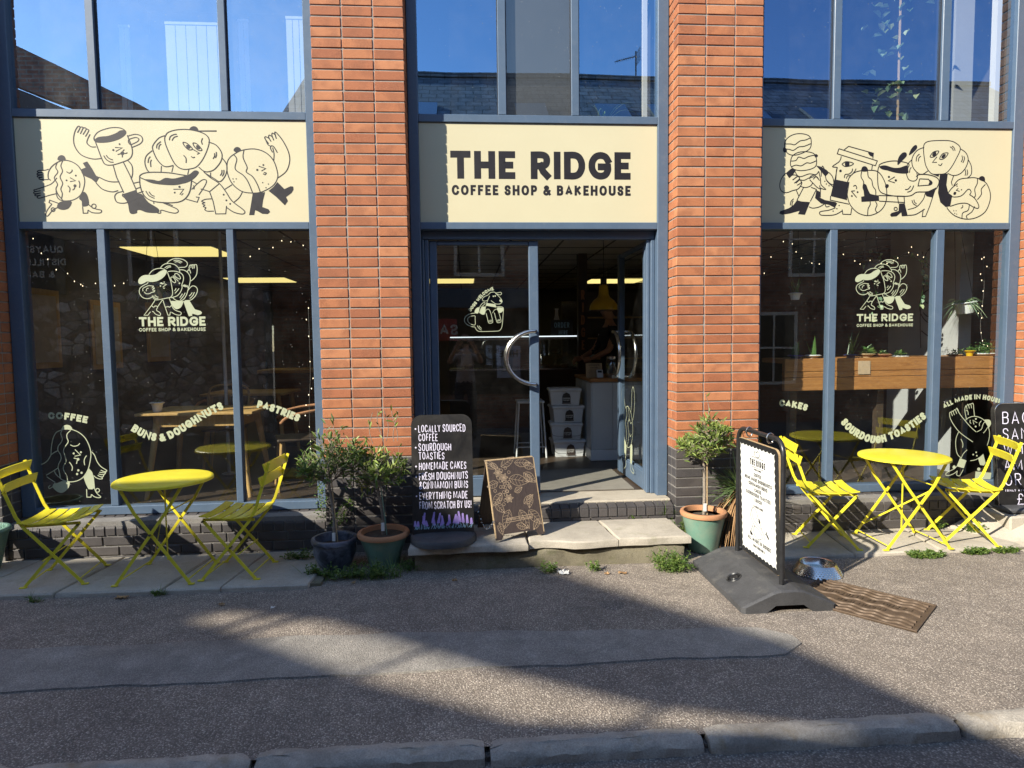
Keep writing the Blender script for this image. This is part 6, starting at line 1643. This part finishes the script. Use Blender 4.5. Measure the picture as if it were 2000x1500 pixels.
t = thing('glass_jar', 'tall glass jar on the till counter behind the steel handle', 'jar', (2.66, 2.0, zt_)); MB().lathe([(0, 0), (.06, 0), (.065, .01), (.065, .17), (.05, .19), (.05, .2)], 20).build('body', M['glass'], t, True); MB().lathe([(.054, .2), (.054, .225), (0, .23)], 20).build('lid', M['steel'], t)
t = thing('stool', 'white metal stool inside beside the closed door', 'stool', (1.78, 2.2, FI))
MB().box(-.15, .15, -.15, .15, .60, .625, .006).build('seat', M['whiteplastic'], t)
for sx in (-1, 1):
    for sy in (-1, 1): MB().tube([(sx*.13, sy*.13, .60), (sx*.165, sy*.165, 0)], .010, 8).build('leg', M['whiteplastic'], t)
for sy in (-1, 1): MB().tube([(-.155, sy*.155, .12), (.155, sy*.155, .12)], .007, 6).build('stretcher', M['whiteplastic'], t)
# brown post with the word RIDGE
p = on_y(1137, 620, 3.6); t = thing('timber_post', 'brown timber post lettered RIDGE downwards inside the door', 'post', (p.x, 3.6, FI)); MB().box(-.06, .06, -.06, .06, 0, 2.42).build('shaft', M['burnt'], t)
ik = Ink(lambda x, z: Vector((x, -.0605, z)), (0, -1, 0))
for k, ch in enumerate('RIDGE'): write(ik, ch, .125, .02, 0, on_y(1137, 585, 3.54).z-FI-k*.165, wid=.5)
ik.build('lettering', M['terracotta'], t)
# yellow pendant lamp
p = on_y(1179, 606, 2.3); t = thing('pendant_lamp', 'large yellow industrial pendant lamp hanging inside the door', 'lamp', (p.x, 2.3, p.z))
MB().lathe([(.150, 0), (.158, .002), (.160, .02), (.152, .06), (.118, .11), (.072, .145), (.056, .18), (.052, .275), (.030, .29), (0, .292)], 32).build('shade', M['lampyellow'], t, True)
MB().lathe([(.158, -.004), (.163, .0), (.158, .004)], 32).build('rim', M['steel'], t); MB().lathe([(.03, .28), (.036, .29), (.036, .36), (.02, .37), (0, .37)], 16).build('lamp_holder', M['black'], t)
MB().tube([(-.05, 0, .37), (-.05, 0, .47), (.05, 0, .47), (.05, 0, .37)], .004, 5).build('bracket', M['black'], t); MB().tube([(0, 0, .36), (0, 0, 2.69-p.z)], .004, 5).build('cord', M['black'], t)
# display case with light strip, pastries, order sign
cx = on_y(1070, 640, 4.0)
t = thing('display_case', 'lit glass display case behind the open door', 'display case', (1.75, 4.3, FI)); MB().box(-.9, .9, -.3, .3, 0, .88).build('base', M['darkwood'], t); MB().box(-.9, .9, -.3, .3, .88, .90).build('deck', M['steel'], t); MB().box(-.9, .9, -.302, -.298, .90, 1.30).build('front_glass', M['glass'], t)
MB().box(-.9, .9, -.3, .3, 1.30, 1.325).build('top', M['steel'], t); MB().box(-.88, .88, -.312, -.303, 1.335, 1.35).build('light_strip', M['ledstrip'], t); MB().box(-.88, .88, -.25, .25, 1.10, 1.108).build('shelf', M['glass'], t)
rnd = random.Random(2)
for k in range(12):
    o = thing('pastry', 'one of the pastries laid out in the lit display case', 'pastry', (1.0+k*.135, 4.2+rnd.uniform(-.06, .1), FI+(.905 if k % 2 else 1.112)), rnd.uniform(0, 3), 'pastries in the display case')
    MB().lathe([(0, 0), (.05, .0), (.062, .02), (.052, .045), (.02, .055), (0, .056)], 12, wob=.12).build('crust', M['ply'], o, True)
p = on_y(1098, 625, 4.2); t = thing('order_sign', 'small black chalk sign reading ORDER HERE on the display case', 'sign', (p.x, 4.25, FI+1.326)); MB().box(-.16, .16, -.01, .01, 0, .25, .003).build('board', M['blackboard'], t); ik = Ink(lambda x, z: Vector((x, -.0105, z)), (0, -1, 0)); write(ik, 'ORDER', .075, .010, 0, .14, wid=.6); write(ik, 'HERE', .06, .009, .02, .04, wid=.6); ik.build('lettering', M['lav2'], t)
t = thing('milk_bottle', 'pale bottle standing behind the order sign', 'bottle', (p.x-.05, 4.40, FI+1.326)); MB().lathe([(0, 0), (.055, 0), (.058, .01), (.055, .2), (.025, .33), (.022, .40), (.03, .405), (.028, .42), (0, .42)], 18).build('glass', M['paper'], t, True)
t = thing('steel_fridge', 'tall steel fridge at the back behind the timber post', 'fridge', (p.x+.75, 6.2, FI)); MB().box(-.5, .5, -.3, .3, 0, 1.95, .01).build('cabinet', M['steel'], t); MB().box(-.02, .02, -.32, -.30, .5, 1.6).build('handle', M['black'], t)
t = thing('shelf_unit', 'dark shelf unit with crockery behind the till', 'shelf', (3.6, 4.6, FI)); MB().box(-.8, .8, -.02, .02, .9, 2.0).build('back_board', M['darkwood'], t)
for z in (1.0, 1.3, 1.6): MB().box(-.8, .8, -.25, -.02, z, z+.02).build('shelf_board', M['tablewood'], t)
for k in range(8):
    o = thing('plate_stack', 'stack of plates on the shelf unit behind the till', 'plates', (2.9+k*.2, 4.45, FI+(1.021, 1.321)[k % 2]), 0, 'plates behind the till'); MB().lathe([(0, 0), (.06, 0), (.075, .05), (.07, .052), (0, .05)], 16).build('plates', M['whiteplastic'], o)

# ---------------------------------------------------------------- right window: bar, plants, fairy lights
t = thing('window_bar', 'thick stained pine bar across the inside of the right window', 'window bar', (0, 0, 0))
MB().box(3.80, 5.69, .42, .47, 1.275, 1.385, .004).build('plank', M['shelfwood'], t); MB().box(3.80, 5.69, .423, .47, 1.225, 1.272, .003).build('plank', M['shelfwood'], t); MB().box(3.80, 5.69, .42, .47, 1.11, 1.222, .004).build('plank', M['shelfwood'], t); MB().box(3.80, 5.69, .472, .85, 1.345, 1.385, .004).build('bar_top', M['shelfwood'], t)
for x in (3.95, 4.75, 5.5): MB().box(x-.03, x+.03, .55, .61, FI, 1.345).build('bracket_leg', M['darkwood'], t)
M['bluepot'] = pm('blue_pot', (.03, .05, .22), .35, coat=.3)
for i, (px, r, h, mt, kd, n, hg, lab) in enumerate([(1556, .055, .03, 'bluepot', 'blade', 9, .16, 'thin stemmed plant in a blue dish at the left end of the window bar'), (1590, .055, .03, 'whiteplastic', 'blade', 5, .20, 'sword leaf plant in a white dish on the window bar'), (1664, .045, .03, 'bluepot', 'blade', 9, .24, 'striped snake plant in a blue pot on the window bar'), (1696, .055, .035, 'ply', 'round', 30, .10, 'trailing succulent in a cork pot on the window bar'), (1728, .055, .03, 'terracotta', 'round', 20, .05, 'low succulent in a terracotta dish on the window bar'), (1762, .055, .012, 'paper', 'round', 26, .07, 'small cactus on a white saucer on the window bar'), (1868, .05, .02, 'ply', 'bush', 60, .05, 'yellowish succulent clump in the third pane'), (1897, .035, .05, 'lampyellow', 'round', 40, .05, 'round yellow cactus beside the bushy plant'), (1925, .075, .025, 'paleleaf', 'bush', 260, .10, 'wide bushy plant in a pale tray at the right end of the bar')]):
    p = on_y(px, 697, .50); pot_plant('window_plant', lab, (p.x, .52, 1.386), r, h, M[mt] if mt != 'paleleaf' else M['whiteplastic'], kd, n, hg, 200+i)
hanging('grey and white hanging bucket with a spider plant in the third pane', 1887, 590, .60, .085, .10, M['whiteplastic'], 'spider', 90, .20, 51, R(-8))
hanging('blue grey hanging bucket with trailing pothos behind the right logo', 1700, 508, .62, .075, .085, M['navyglaze'], 'round', 12, .06, 52)
hanging('small pale pot with a staghorn fern hanging in the first right pane', 1553, 572, .60, .045, .06, M['whiteplastic'], 'blade', 14, .15, 53)
t = thing('pothos_vine', 'pothos vines trailing down behind the right logo', 'vine', (0, 0, 0)); st = MB(); lv = MB(); rnd = random.Random(77)
for path in ([(1700, 505), (1685, 530), (1675, 560), (1690, 590), (1700, 620), (1695, 640)], [(1735, 500), (1790, 505), (1803, 540), (1800, 580), (1795, 600)], [(1805, 500), (1802, 530), (1806, 560)], [(1690, 490), (1720, 500), (1705, 540), (1720, 600)]):
    P = smooth_pts([tuple(on_y(*q, .62)) for q in path], False, 8); st.tube(P, .002, 4)
    for k in range(10): leaf_geo(lv, rnd.choice(P), (rnd.gauss(0, 1), -.5, rnd.gauss(-.5, .6)), rnd.uniform(.03, .055), .036, Vector((0, -1, .3)))
st.build('stem', M['houseplant'], t); lv.build('leaves', M['paleleaf'], t)
def fairy(label, Y, path, n, seed):
    rnd = random.Random(seed); t = thing('fairy_lights', label, 'string lights', (0, 0, 0), 0, 'strings of fairy lights'); P = smooth_pts([tuple(on_y(*q, Y)) for q in path], False, 10); MB().tube(P, .0015, 4).build('wire', M['ceilbar'], t)
    mb = MB()
    for k in range(n):
        p = P[int((k+.5)*len(P)/n)]; mb.lathe([(0, -.008), (.0026, -.005), (.003, 0), (0, .004)], 6, (p.x+rnd.gauss(0, .02), p.y, p.z+rnd.gauss(0, .02)))
    mb.build('bulbs', M['bulb'], t)
fairy('string of fairy lights high in the left pane of the left window', .5, [(55, 470), (110, 515), (150, 550), (190, 565), (240, 550)], 12, 1); fairy('string of fairy lights across the top of the third left pane', .5, [(470, 500), (520, 480), (560, 465), (600, 480)], 6, 2)
fairy('string of fairy lights down the right edge of the left window', .42, [(602, 600), (606, 720), (604, 800), (608, 900)], 14, 3); fairy('string of fairy lights in the first right pane', .5, [(1490, 540), (1530, 470), (1565, 500), (1600, 527)], 8, 4)
fairy('string of fairy lights over the right logo', .5, [(1650, 490), (1690, 508), (1740, 512), (1775, 492), (1805, 500)], 12, 5); fairy('string of fairy lights down the third right pane', .55, [(1920, 490), (1922, 560), (1915, 640), (1925, 690)], 14, 6)
# ink drawing on the partition, and a notice stuck under the bar
t = thing('wall_drawing', 'black line drawing of a vine and face on the grey partition inside', 'drawing', (0, 0, 0)); ik = Ink(lambda x, z: Vector((5.598, x, z)), (-1, 0, 0)); ik.ops('''
s .95,1.45 1.0,1.7 .98,2.0 1.03,2.3
s 1.2,1.45 1.22,1.8 1.18,2.1 1.22,2.4
o 1.1,1.7 1.0,1.8 1.0,1.95 1.1,2.02 1.22,1.95 1.22,1.8
s 1.03,1.9 1.1,1.88 1.18,1.92
s 1.05,1.78 1.12,1.76 1.18,1.8
o 1.1,2.25 1.03,2.32 1.1,2.42 1.18,2.34
s .95,1.6 1.05,1.55 1.2,1.62
''', .012); ik.build('ink_lines', M['ink'], t)
t = thing('bar_notice', 'small pale notice taped to the front of the window bar', 'notice', tuple(on_y(1688, 715, .415))); MB().box(-.055, .055, -.001, .001, -.07, .045).build('sheet', M['etch'], t)

# ---------------------------------------------------------------- upper rooms
for i, (xa, xb, n, lab) in enumerate([(-1.50, -1.42, 2, 'two drawn vertical blind strips in the middle upper left pane'), (-1.16, -.70, 6, 'pale vertical blind strips in the middle upper left pane'), (-.62, -.54, 2, 'vertical blind strips beside the mullion of the third upper left pane'), (-.26, -.11, 3, 'vertical blind strips at the right of the third upper left pane')]):
    t = thing('vertical_blind', lab, 'blind', (0, 0, 0), 0, 'vertical blinds upstairs')
    for k in range(n): x = xa+(xb-xa)*k/n; MB().box(x+.002, x+(xb-xa)/n-.003, .34, .343, 3.33, 3.97+.03*i).build('blind_strip', M['blind'], t)
    MB().box(xa, xb, .335, .35, 3.97+.03*i, 3.99+.03*i).build('head_rail', M['blind'], t)
tag(MB().box(1.428, 1.933, .262, .272, Z5, 6.1).build('spandrel_panel', M['greypanel']), 'dark grey blank panel behind the middle upper pane above the door', 'panel')
tag(MB().box(2.545, 2.58, .36, .40, 3.13, 5.6).build('blind_edge', M['blind']), 'pale edge of a folded blind in the upper pane right of the door', 'blind')
pot_plant('upper_pot', 'pale pot with thin stems on the upper sill right of the grey panel', (2.27, .52, 3.12), .10, .27, M['paper'], 'spider', 22, .5, 61, 'pots upstairs')
t = pot_plant('upper_pot', 'tall leafy plant tied to a cane behind the upper right window', (4.84, .55, 3.12), .13, .24, M['paper'], 'round', 4, .1, 62, 'pots upstairs')
MB().tube([(0, 0, .2), (.0, 0, 1.35)], .010, 6).build('cane', M['ply'], t); lv = MB(); rnd = random.Random(62)
for k in range(60): p = Vector((rnd.gauss(-.08, .12), rnd.gauss(0, .07), rnd.uniform(.3, 1.4))); leaf_geo(lv, p, (rnd.gauss(-.4, .8), rnd.gauss(-.3, .5), rnd.gauss(-.1, .5)), rnd.uniform(.06, .10), .05)
lv.build('foliage', M['paleleaf'], t)
tag(MB().box(5.62, 5.80, .9, .93, 3.13, 5.9).build('reflection_strip', M['wallgrey']), 'pale strip standing in for a reflection in the upper right pane', 'reflection_strip')  # grey strip added in place of a pale reflection on the pane
tag(MB().box(5.56, 5.60, .36, .42, 3.13, 5.9).build('blind_edge', M['blind']), 'pale edge of a folded blind at the far right upper pane', 'blind')
# ================================================================ people
def skin_body(joints, edges, radii, root):
    me = bpy.data.meshes.new('body'); me.from_pydata([tuple(j) for j in joints], edges, []); o = bpy.data.objects.new('tmp_body', me); col.objects.link(o)
    o.modifiers.new('skin', 'SKIN'); sb = o.modifiers.new('sub', 'SUBSURF'); sb.levels = 2; sb.render_levels = 2
    for i, v in enumerate(me.skin_vertices[0].data):
        r = radii[i]; v.radius = (r, r) if not isinstance(r, tuple) else r; v.use_root = (i == root); v.use_loose = False
    dg = bpy.context.evaluated_depsgraph_get(); out = bpy.data.meshes.new_from_object(o.evaluated_get(dg)); bpy.data.objects.remove(o); return out
def person(label, loc, rotz, arms, top, skin=None, hair_long=False, legs=True, cap=None, group='people'):
    """figure facing +y; arms = ((elbow, wrist, grip) left, right) in local metres"""
    t = thing('person', label, 'person', loc, rotz, group)
    J = [(0, 0, .95), (0, .01, 1.12), (0, .01, 1.30), (0, 0, 1.43), (0, .01, 1.50), (0, .02, 1.56)]; Rr = [(.155, .12), (.145, .11), (.165, .115), (.09, .08), (.052, .055), (.055, .06)]; Ed = [(0, 1), (1, 2), (2, 3), (3, 4), (4, 5)]
    hands = []
    for s, (el, wr, grip) in zip((-1, 1), arms):
        a = len(J); J += [(s*.17, 0, 1.38), el, wr]; Rr += [.058, .043, .028]; Ed += [(3, a), (a, a+1), (a+1, a+2)]; hands.append((Vector(el), Vector(wr), Vector(grip), s))
    if legs:
        for s in (-1, 1): a = len(J); J += [(s*.10, 0, .86), (s*.115, .015, .48), (s*.12, -.01, .09), (s*.125, .13, .04)]; Rr += [.092, .062, .044, .036]; Ed += [(0, a), (a, a+1), (a+1, a+2), (a+2, a+3)]
    me = skin_body(J, Ed, Rr, 0); me.materials.append(M['skin']); me.materials.append(top); me.materials.append(M['clothdark'])
    for p in me.polygons:
        c = p.center; p.use_smooth = True; el_z = 0
        near = min(((Vector(w)-c).length, i) for i, (e, w, g, s) in enumerate(hands))
        e, w, g, s = hands[near[1]]; d = (w-e); f = (c-e).dot(d)/d.length_squared if d.length else 0
        off = abs(c.x) > .20 or c.y > .17
        if off and c.z > .9: p.material_index = 0 if f > -.3 else 1
        elif c.z > 1.455: p.material_index = 0
        elif c.z > .97: p.material_index = 1
        else: p.material_index = 2
    link('body', me, t)
    # head with brow, nose, chin and ears
    mb = MB(); n = 20; prof = [(.0, -.118), (.035, -.115), (.055, -.095), (.066, -.06), (.073, -.02), (.076, .02), (.074, .06), (.062, .095), (.038, .115), (0, .122)]; vs = []
    for r, z in prof:
        for k in range(n):
            a = 2*math.pi*k/n; x = r*math.cos(a); y = r*1.22*math.sin(a)
            if math.sin(a) > .9 and -.05 < z < .0: y += .022*(1-abs(z+.025)/.03 if abs(z+.025) < .03 else 0)
            if math.sin(a) > .8 and abs(z-.02) < .03: y -= .006
            vs.append((x, y+.02, z+1.65))
    mb.add(vs, [(i*n+k, i*n+(k+1) % n, (i+1)*n+(k+1) % n, (i+1)*n+k) for i in range(len(prof)-1) for k in range(n)]); hd = mb.build('head', M['skin'], t, True)
    for s in (-1, 1):
        MB().lathe([(0, -.005), (.012, -.012), (.016, .004), (.01, .022), (0, .024)], 8, (s*.077, .015, 1.648)).build('ear', M['skin'], hd, True)
        MB().lathe([(0, -.007), (.008, -.004), (.009, .002), (0, .007)], 8, (s*.029, .096, 1.668)).build('eye', M['black'], hd, True)
    MB().box(-.024, .024, .088, .101, 1.588, 1.596, .003).build('mouth', M['terracotta'], hd)
    hv = MB(); vs = []
    for i in range(9):
        f = i/8; z = 1.775-.14*f; r = .088*math.sin(math.pi*(.12+.42*f))
        for k in range(n):
            a = 2*math.pi*k/n; fr = 1.0 if math.sin(a) < .35 or f < .45 else .80; vs.append((r*math.cos(a)*1.0, r*1.2*math.sin(a)*fr+.012, z-(.0 if math.sin(a) > 0 else .05*f)))
    hv.add(vs, [(i*n+k, i*n+(k+1) % n, (i+1)*n+(k+1) % n, (i+1)*n+k) for i in range(8) for k in range(n)]+[tuple(range(n))]); hv.build('hair', cap or M['hair'], t, True)
    # hands: palm, four curled fingers, thumb
    for e, w, g, s in hands:
        d = (g-w).normalized(); side = Vector((1, 0, 0)) if abs(d.x) < .8 else Vector((0, 0, 1)); side = (side-d*side.dot(d)).normalized(); nn = d.cross(side); hm = MB()
        pc = w+d*.045; hm.tube([w, w+d*.03, w+d*.085], [.026, .036, .034], 10)
        for k in range(4):
            b = w+d*.082+side*(-.027+.018*k); L = (.062, .072, .068, .052)[k]; c1 = (d*.8-nn*.55*-s).normalized(); c2 = (d*.2-nn*-s).normalized(); hm.tube([b, b+c1*L*.45, b+c1*L*.45+c2*L*.4, b+c1*L*.45+c2*L*.4+(c2-d*.5).normalized()*L*.25], [.0095, .009, .008, .006], 7)
        b = w+d*.03-side*s*.03; hm.tube([b, b-side*s*.022+d*.03, b-side*s*.02+d*.058], [.012, .0105, .008], 7); hm.build('hand', M['skin'], t, True)
    return t
# photographer mirrored in the closed door, phone held up in front of the face
PX, PYY = CAM.x, CAM.y-.36
person('photographer in pale top holding up a phone, mirrored in the closed door', (PX, PYY, -.078), 0, (((-.27, .10, 1.30), (-.13, .27, 1.60), (-.075, .30, 1.66)), ((.27, .10, 1.30), (.13, .27, 1.60), (.075, .30, 1.66))), M['clothpale'])
tag(MB().box(PX-.078, PX+.078, CAM.y-.034, CAM.y-.026, CAM.z-.040, CAM.z+.034, .003).build('phone', M['black']), 'black phone held up by the photographer', 'phone')
p = on_y(1192, 700, 3.1)
person('barista in a dark apron bending behind the till counter', (p.x, 3.1, FI), R(100), (((-.24, .12, 1.15), (-.18, .33, 1.05), (-.16, .42, 1.04)), ((.24, .12, 1.15), (.18, .33, 1.05), (.16, .42, 1.04))), M['clothdark'])
